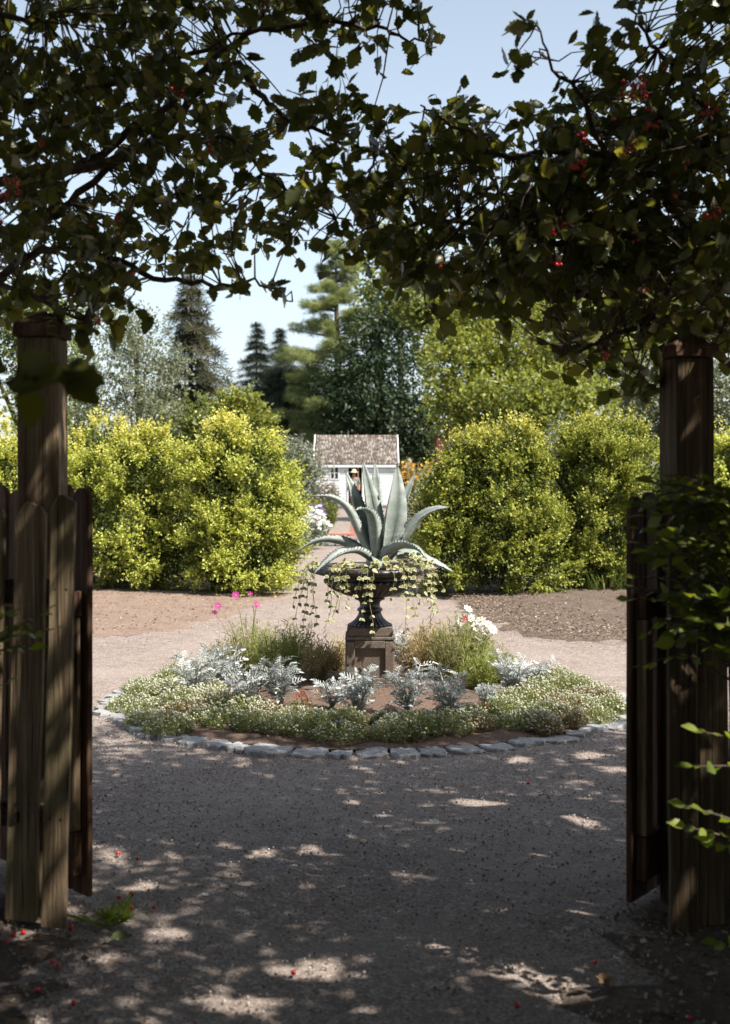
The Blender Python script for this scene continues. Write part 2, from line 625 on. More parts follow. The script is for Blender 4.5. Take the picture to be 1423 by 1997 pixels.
# ------------------------------------------------------------------ round flower bed
BC = Vector((.02, 8.98, 0))
def bed():
    c = BC
    prof = []
    n, rings = 72, 14
    vs, fs = [], []
    for k in range(rings + 1):
        r = 1.72 * (1 - k / rings)
        for i in range(n):
            a = 2 * PI * i / n
            z = .0 + .10 * (1 - (r / 1.8) ** 2) + (random.uniform(-.012, .012) if k else 0)
            vs.append((c.x + r * math.cos(a), c.y + r * math.sin(a), z))
    for k in range(rings):
        for i in range(n):
            j = (i + 1) % n
            fs.append((k * n + i, k * n + j, (k + 1) * n + j, (k + 1) * n + i))
    MB().add(vs, fs, True).build('bed_soil', M_soil, None, 'structure')
bed()
def bed_z(x, y):
    r = min(1, math.hypot(x - BC.x, y - BC.y) / 1.8)
    return .10 * (1 - r * r)

M_granite, nt, b, out = new_mat('granite')
v = coords(nt, rand=True)
n1 = noise(nt, 60, 5, .75, v)
n2 = noise(nt, 4, 4, .6, v)
c = ramp(nt, n1.outputs[0], [(.3, (.14, .14, .14)), (.5, (.27, .27, .272)), (.72, (.45, .45, .45))])
c = mix(nt, c, (.20, .165, .14), ramp(nt, n2.outputs[0], [(.5, (0, 0, 0)), (.75, (.6, .6, .6))]))
nt.links.new(c, b.inputs['Base Color'])
b.inputs['Roughness'].default_value = .85
bump(nt, b, n1.outputs[0], .5, .006)

def edging():
    t = thing('stone_edging', 'ring of rough pale granite stones around the flower bed', 'stone edging', (BC.x, BC.y, 0))
    a = 0.0
    k = 0
    while a < 2 * PI - .06:
        w = random.uniform(.075, .16)
        if a + w > 2 * PI - .05:
            w = 2 * PI - a
        r0, r1 = 1.69 + random.uniform(-.03, .03), 1.885 + random.uniform(-.05, .04)
        g = random.uniform(.002, .006)
        hgt = .008 + random.uniform(-.006, .010)
        sk = [random.uniform(-.02, .02) for _ in range(4)]
        outl = []
        m = 5
        for i in range(m + 1):
            q = a + g + (w - 2 * g) * i / m + (sk[0] if i in (0,) else 0) * .5
            outl.append((q, r1 + random.uniform(-.030, .022) - (.03 if i in (0, m) else 0)))
        outl.append((a + w - g + sk[1] * .3, (r0 + r1) / 2 + random.uniform(-.02, .02)))
        for i in range(m, -1, -1):
            q = a + g + (w - 2 * g) * i / m
            outl.append((q, r0 + random.uniform(-.015, .015) + (.02 if i in (0, m) else 0)))
        outl.append((a + g + sk[2] * .3, (r0 + r1) / 2 + random.uniform(-.02, .02)))
        pts = [Vector((BC.x + rr * math.cos(q), BC.y + rr * math.sin(q), 0)) for q, rr in outl]
        n = len(pts)
        ctr = sum(pts, Vector()) / n
        tilt = (random.uniform(-.07, .07), random.uniform(-.07, .07))
        vs = []
        for (sc_, zz) in ((1.0, -.04), (.985, hgt * .6), (.93, hgt)):
            for p in pts:
                d = p - ctr
                z = zz + (d.x * tilt[0] + d.y * tilt[1]) * (zz > 0) + (random.uniform(-.005, .005) if zz > 0 else 0)
                q = ctr + d * sc_
                vs.append((q.x, q.y, z))
        vs.append((ctr.x, ctr.y, hgt + .006))
        fs = []
        for s in range(2):
            for i in range(n):
                j = (i + 1) % n
                fs.append((s * n + j, s * n + i, (s + 1) * n + i, (s + 1) * n + j))
        for i in range(n):
            fs.append((2 * n + (i + 1) % n, 2 * n + i, 3 * n))
        MB().add(vs, fs).build('stone', M_granite, t)
        a += w
        k += 1
edging()

# ------------------------------------------------------------------ pedestal and urn
UC = Vector((.035, 9.06, 0))
M_pedestal, nt, b, out = new_mat('pedestal_stone')
v = coords(nt)
n1 = noise(nt, 90, 4, .7, v)
n2 = noise(nt, 6, 5, .6, v)
c = ramp(nt, n1.outputs[0], [(.3, (.07, .054, .042)), (.55, (.155, .122, .096)), (.75, (.26, .215, .175))])
c = mix(nt, c, (.10, .075, .055), ramp(nt, n2.outputs[0], [(.5, (0, 0, 0)), (.75, (.75, .75, .75))]))
nt.links.new(c, b.inputs['Base Color'])
b.inputs['Roughness'].default_value = .9
bump(nt, b, n1.outputs[0], .5, .004)
M_iron, nt, b, out = new_mat('urn_iron')
v = coords(nt)
n1 = noise(nt, 14, 5, .65, v)
c = ramp(nt, n1.outputs[0], [(.35, (.014, .012, .011)), (.6, (.028, .023, .02)), (.8, (.07, .052, .04))])
nt.links.new(c, b.inputs['Base Color'])
b.inputs['Roughness'].default_value = .42
b.inputs['Specular IOR Level'].default_value = .6
bump(nt, b, n1.outputs[0], .15, .004)

def urn():
    ped = thing('pedestal', 'square weathered stone pedestal with recessed front panel under the urn', 'pedestal', (UC.x, UC.y, .05))
    x, y = UC.x, UC.y
    MB().box((x, y, .215), (.30, .30, .45)).build('die', M_pedestal, ped, bevel=.004)
    MB().box((x, y, .03), (.42, .42, .17)).build('base', M_pedestal, ped, bevel=.008, seg=2)
    for rz in range(4):                                     # raised frame round each recessed panel
        M = Matrix.Rotation(rz * PI / 2, 4, 'Z')
        f = MB()
        for (cx, cz, sx, sz) in ((-.137, .265, .06, .30), (.137, .265, .06, .30), (0, .395, .214, .055), (0, .135, .214, .04)):
            f.box(Vector((x, y, 0)) + M @ Vector((cx, -.161, cz)), (sx, .028, sz), rz * PI / 2)
        f.build('panel_frame', M_pedestal, ped, bevel=.004)
    MB().box((x, y, .4375), (.352, .352, .022)).build('cornice', M_pedestal, ped, bevel=.004)
    u = thing('garden_urn', 'dark iron garden urn with fluted bowl standing on the stone pedestal', 'urn', (x, y, .449))
    MB().box((x, y, .480), (.325, .325, .062)).build('plinth', M_pedestal, u, bevel=.007, seg=2)
    n = 192
    def flute(r, z, t, i):
        return r * (1 + .05 * (abs(math.cos(12 * t)) - .6)) if r > .078 else r
    foot = [(.148, .511), (.150, .520), (.140, .530), (.118, .545), (.098, .565), (.084, .590), (.078, .612)]
    MB().lathe(foot, n, (x, y, 0), flute).build('foot', M_iron, u)
    MB().lathe([(.076, .608), (.088, .616), (.093, .626), (.088, .636), (.075, .642), (.072, .66), (.075, .68), (.086, .692), (.106, .698), (.110, .706), (.102, .714)], 64, (x, y, 0)).build('stem', M_iron, u)
    bowl = [(.09, .712), (.13, .720), (.19, .738), (.25, .764), (.298, .794), (.325, .822), (.330, .840), (.320, .850)]
    def gad(r, z, t, i):
        k = [.3, .7, 1, 1, 1, 1, .8, .2][i]
        return r * (1 + .055 * k * (abs(math.cos(18 * t)) - .62))
    MB().lathe(bowl, 288, (x, y, 0), gad).build('bowl', M_iron, u)
    MB().lathe([(.318, .846), (.312, .856), (.318, .872), (.345, .886), (.385, .895)], 96, (x, y, 0)).build('neck', M_iron, u)
    def egg(r, z, t, i):
        return r + (.006 * (abs(math.sin(22 * t)) ** .6 - .5) if 1 <= i <= 4 else 0)
    rim = [(.38, .890), (.425, .894), (.441, .906), (.444, .920), (.436, .933), (.418, .940), (.395, .938), (.380, .925), (.372, .88)]
    MB().lathe(rim, 264, (x, y, 0), egg, cap=False).build('rim', M_iron, u)
    n = 40
    vs, fs = [], []
    for k in range(7):
        r = .376 * (1 - k / 6)
        for i in range(n):
            a = 2 * PI * i / n
            vs.append((x + r * math.cos(a), y + r * math.sin(a), .905 + .03 * (1 - r / .376) + random.uniform(-.008, .008)))
    for k in range(6):
        for i in range(n):
            j = (i + 1) % n
            fs.append((k * n + i, k * n + j, (k + 1) * n + j, (k + 1) * n + i))
    MB().add(vs, fs, True).build('potting_soil', M_soil, u)
urn()

# ------------------------------------------------------------------ agave
M_agave, nt, b, out = new_mat('agave_leaf')
v = coords(nt)
n1 = noise(nt, 7, 6, .7, v, .4)
n2 = noise(nt, 90, 3, .6, coords(nt, scale=(1, 1, .10)))
n3 = noise(nt, 5.5, 5, .75, coords(nt, scale=(.5, .5, 2.2)), 1.2)
c = ramp(nt, n1.outputs[0], [(.3, (.165, .195, .175)), (.55, (.27, .305, .28)), (.75, (.40, .43, .40))])
c = mix(nt, c, (.20, .25, .24), ramp(nt, n2.outputs[0], [(.45, (0, 0, 0)), (.7, (.6, .6, .6))]))
c = mix(nt, c, (.42, .445, .41), ramp(nt, n3.outputs[0], [(.52, (0, 0, 0)), (.66, (.55, .55, .55))]))
c = mix(nt, c, (.17, .13, .08), ramp(nt, n3.outputs[0], [(.30, (.5, .5, .5)), (.36, (0, 0, 0))]))
c = mix(nt, c, (.07, .045, .03), attr(nt, 'tip'))
nt.links.new(c, b.inputs['Base Color'])
b.inputs['Roughness'].default_value = .55
b.inputs['Specular IOR Level'].default_value = .35

def bez(ctrl, n):
    out = []
    for i in range(n + 1):
        t = i / n
        q = [Vector(p) for p in ctrl]
        while len(q) > 1:
            q = [q[k].lerp(q[k + 1], t) for k in range(len(q) - 1)]
        out.append(q[0])
    return out

def catmull(pts, n):
    pts = [Vector(p) for p in pts]
    P0 = [2 * pts[0] - pts[1]] + pts + [2 * pts[-1] - pts[-2]]
    out = []
    segs = len(pts) - 1
    for i in range(n + 1):
        u = i / n * segs
        k = min(int(u), segs - 1)
        t = u - k
        a, b_, c_, d = P0[k:k + 4]
        out.append(.5 * ((2 * b_) + (c_ - a) * t + (2 * a - 5 * b_ + 4 * c_ - d) * t * t + (3 * b_ - a - 3 * c_ + d) * t ** 3))
    return out

def agave_leaf(parent, pts, width, nrm, fold=.30, thick=.016):
    N = 22
    path = catmull(pts, N)
    vs, fs, tip = [], [], []
    nh = Vector(nrm).normalized()
    prev = None
    for i, p in enumerate(path):
        t = i / N
        d = (path[min(i + 1, N)] - path[max(i - 1, 0)]).normalized()
        if prev is None:
            z = (nh - d * nh.dot(d)).normalized()
        else:
            z = (prev - d * prev.dot(d)).normalized()
        prev = z
        x = d.cross(z).normalized()
        if t < .35:
            w = width * (.62 + .38 * math.sin(t / .35 * PI / 2))
        else:
            w = width * max(0, (1 - ((t - .35) / .65) ** 1.55))
        w = max(w, .006 * (1.3 - t))
        th = thick * (1.6 - 1.3 * t)
        fo = fold * w * (1 - .3 * t)
        wob = .004 * math.sin(i * 1.9 + pts[0][0] * 40)
        row = [(-.5, fo), (-.27, fo * .28), (0, 0), (.27, fo * .28), (.5, fo)]
        for (u, h) in row:
            vs.append(p + x * (u * w) + z * (h + wob * abs(u)))
        for (u, h) in ((.27, fo * .28), (0, 0), (-.27, fo * .28)):
            vs.append(p + x * (u * w) + z * (h - th))
        tip += [max(0, min(1, (t - .93) / .04))] * 8
    for i in range(N):
        for k in range(8):
            j = (k + 1) % 8
            fs.append((i * 8 + k, i * 8 + j, (i + 1) * 8 + j, (i + 1) * 8 + k))
    fs.append(tuple(range(8)))
    fs.append(tuple(N * 8 + k for k in range(8))[::-1])
    # marginal teeth
    for i in range(2, N - 2):
        for side in (0, 4):
            a = vs[i * 8 + side]
            b2 = vs[(i + 1) * 8 + side]
            ctr = vs[i * 8 + 2]
            m = a.lerp(b2, random.uniform(.3, .7))
            o = (m - ctr).normalized()
            e = (b2 - a).normalized()
            bi = len(vs)
            vs += [m - e * .006, m + e * .006, m + o * .009 + e * .002, m - Vector(prev) * .004]
            tip += [.2, .2, 1, .2]
            fs += [(bi, bi + 1, bi + 2), (bi, bi + 2, bi + 3), (bi + 1, bi + 3, bi + 2)]
    me = bpy.data.meshes.new('leaf')
    me.from_pydata([tuple(v_) for v_ in vs], [], fs)
    for p in me.polygons:
        p.use_smooth = True
    at = me.attributes.new('tip', 'FLOAT', 'POINT')
    at.data.foreach_set('value', tip)
    me.materials.append(M_agave)
    return link('leaf', me, parent)

def agave():
    A = thing('agave', 'large grey-green agave with spiny arching leaves growing in the urn', 'agave', (UC.x + .04, UC.y, .92))
    Y = UC.y
    def q(px, py, dy=0.0):
        return P(px, py, Y + dy)
    fr = (0, -1, .15)
    # back uprights first
    agave_leaf(A, [q(738, 1088, .06), q(735, 1000, .14), q(733, 940, .20), q(731, 896, .24)], .09, fr, .25)
    agave_leaf(A, [q(722, 1086, .02), q(704, 1020, .04), q(686, 960, .05), q(672, 917, .08)], .10, (.6, -1, .1), .7)
    agave_leaf(A, [q(728, 1090, 0), q(722, 1010, .0), q(714, 950, .02), q(706, 895, .05)], .125, (.55, -1, .1), .75)
    agave_leaf(A, [q(748, 1088, 0), q(759, 1010, -.02), q(768, 955, -.01), q(774, 904, .02)], .165, (.5, -1, .1), .75)
    agave_leaf(A, [q(754, 1088, .04), q(774, 1020, .06), q(792, 965, .07), q(812, 917, .1)], .09, (-.3, -1, .2), .4)
    # arching side leaves
    agave_leaf(A, [q(722, 1084, -.02), q(700, 1040, -.05), q(676, 992, -.07), q(645, 970, -.08), q(608, 966, -.1)], .085, (.55, .55, .6), .35)
    agave_leaf(A, [q(752, 1084, -.04), q(790, 1048, -.08), q(820, 1010, -.10), q(850, 993, -.12), q(879, 989, -.13)], .085, (-.5, -.6, .8), .4)
    # front leaf curling at its tip
    agave_leaf(A, [q(731, 1092, -.05), q(729, 1040, -.12), q(722, 1005, -.19), q(708, 992, -.27), q(691, 995, -.33)], .11, (.55, .75, .45), .30)
    # low leaves bending over the rim
    agave_leaf(A, [q(724, 1088, .02), q(690, 1068, .0), q(655, 1055, -.02), q(615, 1056, -.04), q(574, 1077, -.05)], .095, (0, .5, .9), .35)
    agave_leaf(A, [q(726, 1090, -.04), q(695, 1074, -.14), q(662, 1080, -.25), q(634, 1099, -.33), q(608, 1122, -.38)], .10, (.1, .1, 1), .32)
    agave_leaf(A, [q(744, 1092, -.05), q(765, 1072, -.16), q(792, 1064, -.25), q(815, 1072, -.33), q(832, 1090, -.38)], .11, (0, .25, 1), .32)
    agave_leaf(A, [q(752, 1088, .03), q(795, 1083, .02), q(830, 1094, .0), q(860, 1104, -.02), q(887, 1117, -.03)], .10, (0, -.35, 1), .35)
    agave_leaf(A, [q(738, 1092, -.08), q(737, 1090, -.14), q(737, 1098, -.20), q(738, 1112, -.24)], .10, (0, -.6, .8), .2)
    MB().lathe([(.05, -.05), (.075, 0), (.07, .05), (.04, .09)], 16, (UC.x + .045, UC.y, .94)).build('heart', M_agave, A)
agave()

# ------------------------------------------------------------------ variegated trailing plants in the urn
def T_vinca():
    n = 8
    V, e, Fc = [(0, .42, 0)], [0.0], []
    out = []
    for i in range(n):
        a = 2 * PI * i / n - PI / 2
        x = math.cos(a) * .42
        y = .5 + math.sin(a) * .5
        if i == 4:
            y += .16
        if i in (3, 5):
            x *= .82
        if i in (1, 7):
            x *= 1.12
        out.append((x, y))
    for s, ed in ((.66, .05), (1.0, 1.0)):
        for (x, y) in out:
            V.append((x * s, .45 + (y - .45) * s, abs(x) * .22 * s - .12 * (y - .5) ** 2))
            e.append(ed)
    for i in range(n):
        j = (i + 1) % n
        Fc.append((0, 1 + i, 1 + j))
        Fc.append((1 + i, 1 + n + i, 1 + n + j, 1 + j))
    return V, Fc, e
VV, VF, VE = T_vinca()
M_vinca, nt, b, out = new_mat('variegated_leaf')
oi = nt.nodes.new('ShaderNodeObjectInfo')
g1 = ramp(nt, oi.outputs['Random'], [(0, (.12, .15, .035)), (.6, (.20, .22, .06)), (1, (.42, .40, .17))])
e1 = ramp(nt, attr(nt, 'edge'), [(.35, (0, 0, 0)), (.6, (1, 1, 1))])
c = mix(nt, g1, (.60, .56, .34), e1)
nt.links.new(c, b.inputs['Base Color'])
b.inputs['Roughness'].default_value = .5
tr = nt.nodes.new('ShaderNodeBsdfTranslucent')
nt.links.new(c, tr.inputs[0])
ms = nt.nodes.new('ShaderNodeMixShader')
ms.inputs[0].default_value = .3
nt.links.new(b.outputs[0], ms.inputs[1])
nt.links.new(tr.outputs[0], ms.inputs[2])
nt.links.new(ms.outputs[0], out.inputs[0])
vinca_me = bpy.data.meshes.new('leaf')
vinca_me.from_pydata(VV, [], VF)
at = vinca_me.attributes.new('edge', 'FLOAT', 'POINT')
at.data.foreach_set('value', VE)
vinca_me.materials.append(M_vinca)
for p in vinca_me.polygons:
    p.use_smooth = True
M_stem = simple_mat('vine_stem', (.20, .17, .07), (.30, .25, .12), 10, .7)

def vine_plant(label, strands, tops):
    c0 = strands[0]
    t = thing('trailing_vine', label, 'trailing plant', (UC.x, UC.y, .91), 'variegated trailing vines in the urn')
    mb = MB()
    for (px, y1, ang, sway) in strands:                    # px at the rim, lowest pixel, angle round the rim
        a = R(ang)
        rr = .455
        s = Vector((UC.x + .30 * math.cos(a), UC.y + .30 * math.sin(a), .94))
        e = Vector((UC.x + rr * math.cos(a), UC.y + rr * math.sin(a), .952))
        Yd = e.y
        zb = CAMZ - (y1 - HY) / F * Yd
        pts = [s, s.lerp(e, .6) + Vector((0, 0, .025)), e]
        L = e.z - zb
        m = max(3, int(L / .05))
        for k in range(1, m + 1):
            f = k / m
            pts.append(e + Vector((math.cos(a) * .02 + .012 * math.sin(k * .9 + px * .7) + .010 * math.sin(k * .37 + px) + sway * 1.6 * f * f, math.sin(a) * .02 + .012 * math.sin(k * 1.1 + px), -L * f)))
        mb.tube(pts, .0017, 4)
        step = 0
        for k in range(1, len(pts)):
            if k > 2 and random.random() < .22:
                continue
            for s_ in (1, -1):
                if random.random() < .18:
                    continue
                size = random.uniform(.022, .046) * (1 - .3 * k / len(pts))
                az = random.uniform(-1.1, 1.1) + (0 if s_ > 0 else PI)
                ax = np.array([[math.cos(az), math.sin(az) * .7 - .25, -.75 + random.uniform(-.6, .6)]])
                up = np.array([[random.uniform(-.5, .9), -1 + random.uniform(-.3, .5), .5 + random.uniform(-.3, .6)]])
                M = frames(ax, up, [size], 1.0)[0]
                leaf_obj('leaf', vinca_me, pts[k] + Vector((0, -.004, 0)), M, t)
    for (px, py, dy, n) in tops:
        c = P(px, py, UC.y + dy)
        for _ in range(n):
            p = c + Vector((random.gauss(0, .035), random.gauss(0, .03), abs(random.gauss(0, .02))))
            M = frames(np.array([[random.uniform(-1, 1), random.uniform(-1, .6), random.uniform(-.2, .5)]]), np.array([[.2, -.5, 1.0]]) + rng.normal(0, .4, (1, 3)), [random.uniform(.03, .05)])[0]
            leaf_obj('leaf', vinca_me, p, M, t)
    mb.build('stems', M_stem, t)
vine_plant('variegated vine with dark shaded leaves trailing from the left side of the urn rim', [(600, 1205, 188, -.03), (608, 1235, 200, -.02), (616, 1195, 208, 0), (595, 1180, 180, -.05), (622, 1215, 214, 0), (604, 1160, 194, -.02)], [(640, 1092, -.1, 3)])
vine_plant('variegated vine hanging over the bowl left of the agave heart', [(668, 1225, 238, -.03), (672, 1190, 242, 0), (690, 1180, 250, 0), (660, 1170, 234, -.02), (686, 1205, 246, -.05), (676, 1160, 244, .0)], [(672, 1104, -.36, 8), (690, 1106, -.38, 8)])
vine_plant('pale variegated vine hanging down the middle of the bowl below the agave', [(727, 1205, 268, -.02), (738, 1230, 272, 0), (722, 1160, 264, -.03)], [(735, 1110, -.4, 9), (745, 1104, -.36, 6)])
vine_plant('variegated vine of long strands hanging from the right front of the bowl', [(790, 1160, 299, 0), (795, 1230, 302, 0), (803, 1200, 306, .01), (812, 1175, 311, .02), (775, 1165, 290, 0)], [(785, 1098, -.3, 8), (765, 1104, -.36, 6), (800, 1096, -.25, 6)])
vine_plant('bushy variegated vine spilling over the right end of the rim', [(828, 1170, 322, .02), (836, 1200, 330, .02), (845, 1165, 338, .03), (850, 1150, 346, .04), (840, 1215, 334, .0), (846, 1190, 340, .02)], [(822, 1098, -.15, 7), (838, 1102, -.08, 7), (790, 1086, .02, 10), (810, 1088, .05, 8)])

# ------------------------------------------------------------------ plants in the bed
M_silver = leaf_mat('silver_leaf', [(0, (.25, .275, .265)), (.6, (.40, .425, .415)), (1, (.58, .60, .58))], .15, .8, (1, 1, .95), spec=.15)
M_silverstem = simple_mat('silver_stem', (.25, .25, .22), (.4, .4, .36), 20, .9)
PT = T_pinnate()
pin_me = []
for s in range(3):
    V = PT[0].copy()
    V[:, 2] += (-.18 - .12 * s) * V[:, 1] ** 2 + rng.normal(0, .015, len(V))
    pin_me.append(leafmesh('leaf', (V, PT[1]), np.zeros((1, 3)), np.eye(3)[None], M_silver, rnd=[.1]))

def dusty(px, py, top, wpx, label, n=44):
    g = G(px, py)
    z0 = bed_z(g.x, g.y)
    g = Vector((g.x * (1 - z0 / CAMZ), g.y * (1 - z0 / CAMZ), z0 - .01))
    Yp = g.y
    h = (py - top) / F * Yp
    w = wpx / F * Yp / 2
    t = thing('dusty_miller', label, 'silver plant', g, 'silver dusty miller plants in the bed')
    st = MB()
    ns = 9
    tips = []
    for i in range(ns):
        a = 2 * PI * i / ns + random.uniform(-.4, .4)
        r = w * random.uniform(.3, .95)
        e = g + Vector((r * math.cos(a), r * math.sin(a), h * random.uniform(.5, .9)))
        pts = [g + Vector((random.uniform(-.01, .01), random.uniform(-.01, .01), 0)), g.lerp(e, .5) + Vector((0, 0, h * .08)), e]
        st.tube(pts, [.006, .005, .003], 5)
        tips.append((pts, e))
    st.build('stem', M_silverstem, t)
    n = int(n * 2.5)
    for i in range(n):
        pts, e = tips[i % ns]
        f = random.uniform(.15, 1.0)
        p = pts[0].lerp(e, f)
        d = Vector((p.x - g.x, p.y - g.y, 0))
        a = random.uniform(0, 2 * PI)
        ax = Vector((math.cos(a), math.sin(a), random.uniform(.25, 1.5))) + d * 3
        size = random.uniform(.048, .088) * (.75 + .5 * h / .35)
        M = frames(np.array([ax]), np.array([[random.gauss(0, .5), random.gauss(0, .5), 1.0]]), [size])[0]
        leaf_obj('leaf', pin_me[i % 3], p, M, t)
DM = [
    (375, 1362, 1262, 110, 'silver dusty miller at the left end of the bed beside the gravel', 44),
    (430, 1345, 1238, 100, 'tall silver dusty miller under the magenta cosmos', 44),
    (482, 1378, 1282, 110, 'low bright dusty miller in front of the green cosmos clump', 48),
    (548, 1374, 1272, 100, 'bright silver dusty miller edging the dark soil left of the pedestal', 48),
    (648, 1378, 1312, 70, 'small dark-stemmed dusty miller just left of the pedestal foot', 30),
    (697, 1392, 1284, 90, 'bluish dusty miller standing in front of the pedestal', 50),
    (795, 1388, 1284, 100, 'bluish dusty miller at the right corner of the pedestal', 50),
    (878, 1398, 1288, 105, 'dusty miller on a bare dark stem between bluish ones and the right side', 50),
    (778, 1300, 1206, 60, 'pale dusty miller half hidden behind the pedestal', 40),
    (1000, 1358, 1256, 100, 'large sunlit dusty miller next to the white cosmos', 56),
    (1042, 1345, 1272, 80, 'sunlit dusty miller at the right end of the bed', 44),
    (945, 1378, 1322, 60, 'smallest dusty miller beside the tiny red flower', 24),
]
for a in DM:
    dusty(*a)

M_aly_leaf = leaf_mat('alyssum_leaf', [(0, (.11, .135, .045)), (.5, (.20, .235, .085)), (.85, (.31, .335, .14)), (1, (.36, .30, .14))], .35, .6, (1.2, 1.2, .6))
M_aly_fl = leaf_mat('alyssum_flower', [(0, (.36, .37, .26)), (.5, (.48, .48, .37)), (1, (.64, .64, .54))], .3, .8, (1, 1, .9))
M_alys = [M_aly_leaf, M_aly_leaf, M_aly_leaf,
          leaf_mat('alyssum_leaf_pale', [(0, (.17, .19, .075)), (.5, (.28, .30, .13)), (1, (.40, .39, .20))], .35, .6, (1.1, 1.1, .7)),
          leaf_mat('alyssum_leaf_dry', [(0, (.16, .12, .055)), (.5, (.25, .20, .09)), (1, (.36, .29, .15))], .3, .7, (1.1, 1, .7))]
def T_head():
    V = [(0, 0, 1)]
    for k in range(6):
        a = k * PI / 3
        V.append((math.cos(a) * .85, math.sin(a) * .85, .45))
    for k in range(6):
        a = k * PI / 3 + .5
        V.append((math.cos(a) * .8, math.sin(a) * .8, -.25))
    Fc = [(0, 1 + k, 1 + (k + 1) % 6) for k in range(6)]
    Fc += [(1 + k, 7 + k, 7 + (k + 1) % 6, 1 + (k + 1) % 6) for k in range(6)]
    return np.array(V, float), Fc
TH = T_head()
def alyssum(x, y, r, h, label, fl=1.0, dry=0.0):
    z0 = bed_z(x, y) - .01
    t = thing('alyssum_clump', label, 'alyssum', (x, y, z0), 'white alyssum clumps round the edge of the bed')
    n = int(2600 * r * r / .03)
    n = max(60, min(n, 420))
    u = np.sqrt(rng.random(n)) * r
    a = rng.random(n) * 2 * PI
    hh = h * np.sqrt(np.maximum(1 - (u / r) ** 2, .12)) * rng.uniform(.75, 1.1, n)
    o = np.stack([x + u * np.cos(a) * .85, y + u * np.sin(a) * .85, np.full(n, z0) + hh * .25], 1)
    d = norm(np.stack([u / r * np.cos(a) * .6, u / r * np.sin(a) * .6, np.ones(n)], 1) + rng.normal(0, .15, (n, 3)))
    p, M, tt = sprays(o, d, hh * .85, 6, .024, 1.0, .4, .6, .004)
    link('foliage', leafmesh('foliage', T_diamond(.34), p, M, random.choice(M_alys)), t, 'stuff')
    m = int(n * .42 * fl)
    if m:
        tipp = (o + d * (hh * .95)[:, None])[:m] + np.array([0, 0, .006])
        s = rng.uniform(.004, .0095, m)
        Mh = np.eye(3)[None] * s[:, None, None]
        link('flower_heads', leafmesh('flower_heads', TH, tipp, Mh, M_aly_fl), t, 'stuff')
clk = [('low', 'small'), ('rounded', 'wide'), ('tufted', 'low'), ('full', 'loose')]
def clock_label(a, r, i):
    h = a % (2 * PI)
    side = 'front' if R(225) < h < R(315) else 'right' if (h > R(315) or h < R(45)) else 'back' if h < R(135) else 'left'
    adj = ('spreading', 'rounded', 'tufted', 'loose')[i % 4]
    return adj, side
# clump positions around the ring: (angle degrees, radius, size, height)
aly = []
for k in range(22):
    aly.append((180 + k * 180 / 21 + random.uniform(-3, 3), 1.45 + random.uniform(-.06, .06), random.uniform(.12, .21), random.uniform(.06, .14)))
for k in range(9):
    aly.append((150 + k * 9 + random.uniform(-3, 3), 1.64 + random.uniform(-.1, .1), random.uniform(.12, .21), random.uniform(.06, .13)))
    aly.append((-28 + k * 8 + random.uniform(-3, 3) - 20, 1.66 + random.uniform(-.12, .08), random.uniform(.12, .21), random.uniform(.06, .13)))
for k in range(7):
    aly.append((190 + k * 6, 1.18 + random.uniform(-.05, .05), .14, .10))
    aly.append((-46 + k * 8, 1.20 + random.uniform(-.06, .06), .15, .11))
for k in range(5):
    aly.append((20 + k * 28, 1.5, .17, .11))
for k in range(8):
    aly.append((236 + k * 9.5 + random.uniform(-2, 2), 1.20 + random.uniform(-.04, .04), random.uniform(.10, .16), random.uniform(.06, .10)))
spots = []
for i, (an, r, s, h) in enumerate(aly):
    a = R(an)
    x, y = BC.x + r * math.cos(a), BC.y + r * math.sin(a)
    if y > 9.9 and abs(x) < 1.2:
        continue
    fpx, fpy = CX + x / y * F, HY + CAMZ / y * F
    spots.append((fpx, x, y, s, h, r))
ORD = ['first', 'second', 'third', 'fourth', 'fifth', 'sixth', 'seventh', 'eighth', 'ninth', 'tenth', 'eleventh', 'twelfth', 'thirteenth', 'fourteenth', 'fifteenth', 'sixteenth', 'seventeenth', 'eighteenth', 'nineteenth', 'twentieth', 'twenty-first', 'twenty-second', 'twenty-third', 'twenty-fourth', 'twenty-fifth', 'twenty-sixth', 'twenty-seventh', 'twenty-eighth', 'twenty-ninth', 'thirtieth']
spots.sort()
row = {}
for q in spots:
    fpx, x, y, s, h, r = q
    key = 'front row' if y < 8.0 else 'left end' if x < 0 and y < 9.9 else 'right end' if y < 9.9 else 'far side'
    key += ' by the stones' if r > 1.6 or key == 'front row' else ' by the silver plants'
    row.setdefault(key, []).append(q)
for key, qs in row.items():
    for i, (fpx, x, y, s, h, r) in enumerate(qs):
        n_ = ORD[i] if i < 30 else 'last'
        alyssum(x, y, s, h, '%s clump of white alyssum from the left at the %s' % (n_, key), fl=random.uniform(.6, 1.2))

M_feather = leaf_mat('feathery_leaf', [(0, (.15, .19, .045)), (.5, (.25, .29, .075)), (1, (.38, .39, .13))], .4, .6, (1.2, 1.3, .5))
M_dry = leaf_mat('dry_stem', [(0, (.24, .17, .09)), (.5, (.40, .31, .16)), (1, (.52, .45, .25))], .3, .8, (1, 1, .7))
M_olive = leaf_mat('olive_leaf', [(0, (.12, .13, .05)), (.5, (.20, .205, .085)), (1, (.31, .29, .14))], .35, .7, (1.1, 1.1, .6))
M_magenta = leaf_mat('magenta_petal', [(0, (.36, .02, .20)), (1, (.5, .05, .30))], .4, .6, (1.1, .9, 1))
M_whitep = leaf_mat('white_petal', [(0, (.75, .74, .72)), (1, (.85, .84, .82))], .35, .6, (1, 1, 1))
M_redp = leaf_mat('red_petal', [(0, (.26, .008, .025)), (1, (.38, .015, .04))], .35, .5, (1, 1, 1))
M_yellowp = leaf_mat('yellow_petal', [(0, (.75, .42, .04)), (1, (.85, .58, .08))], .35, .6, (1, 1, 1))
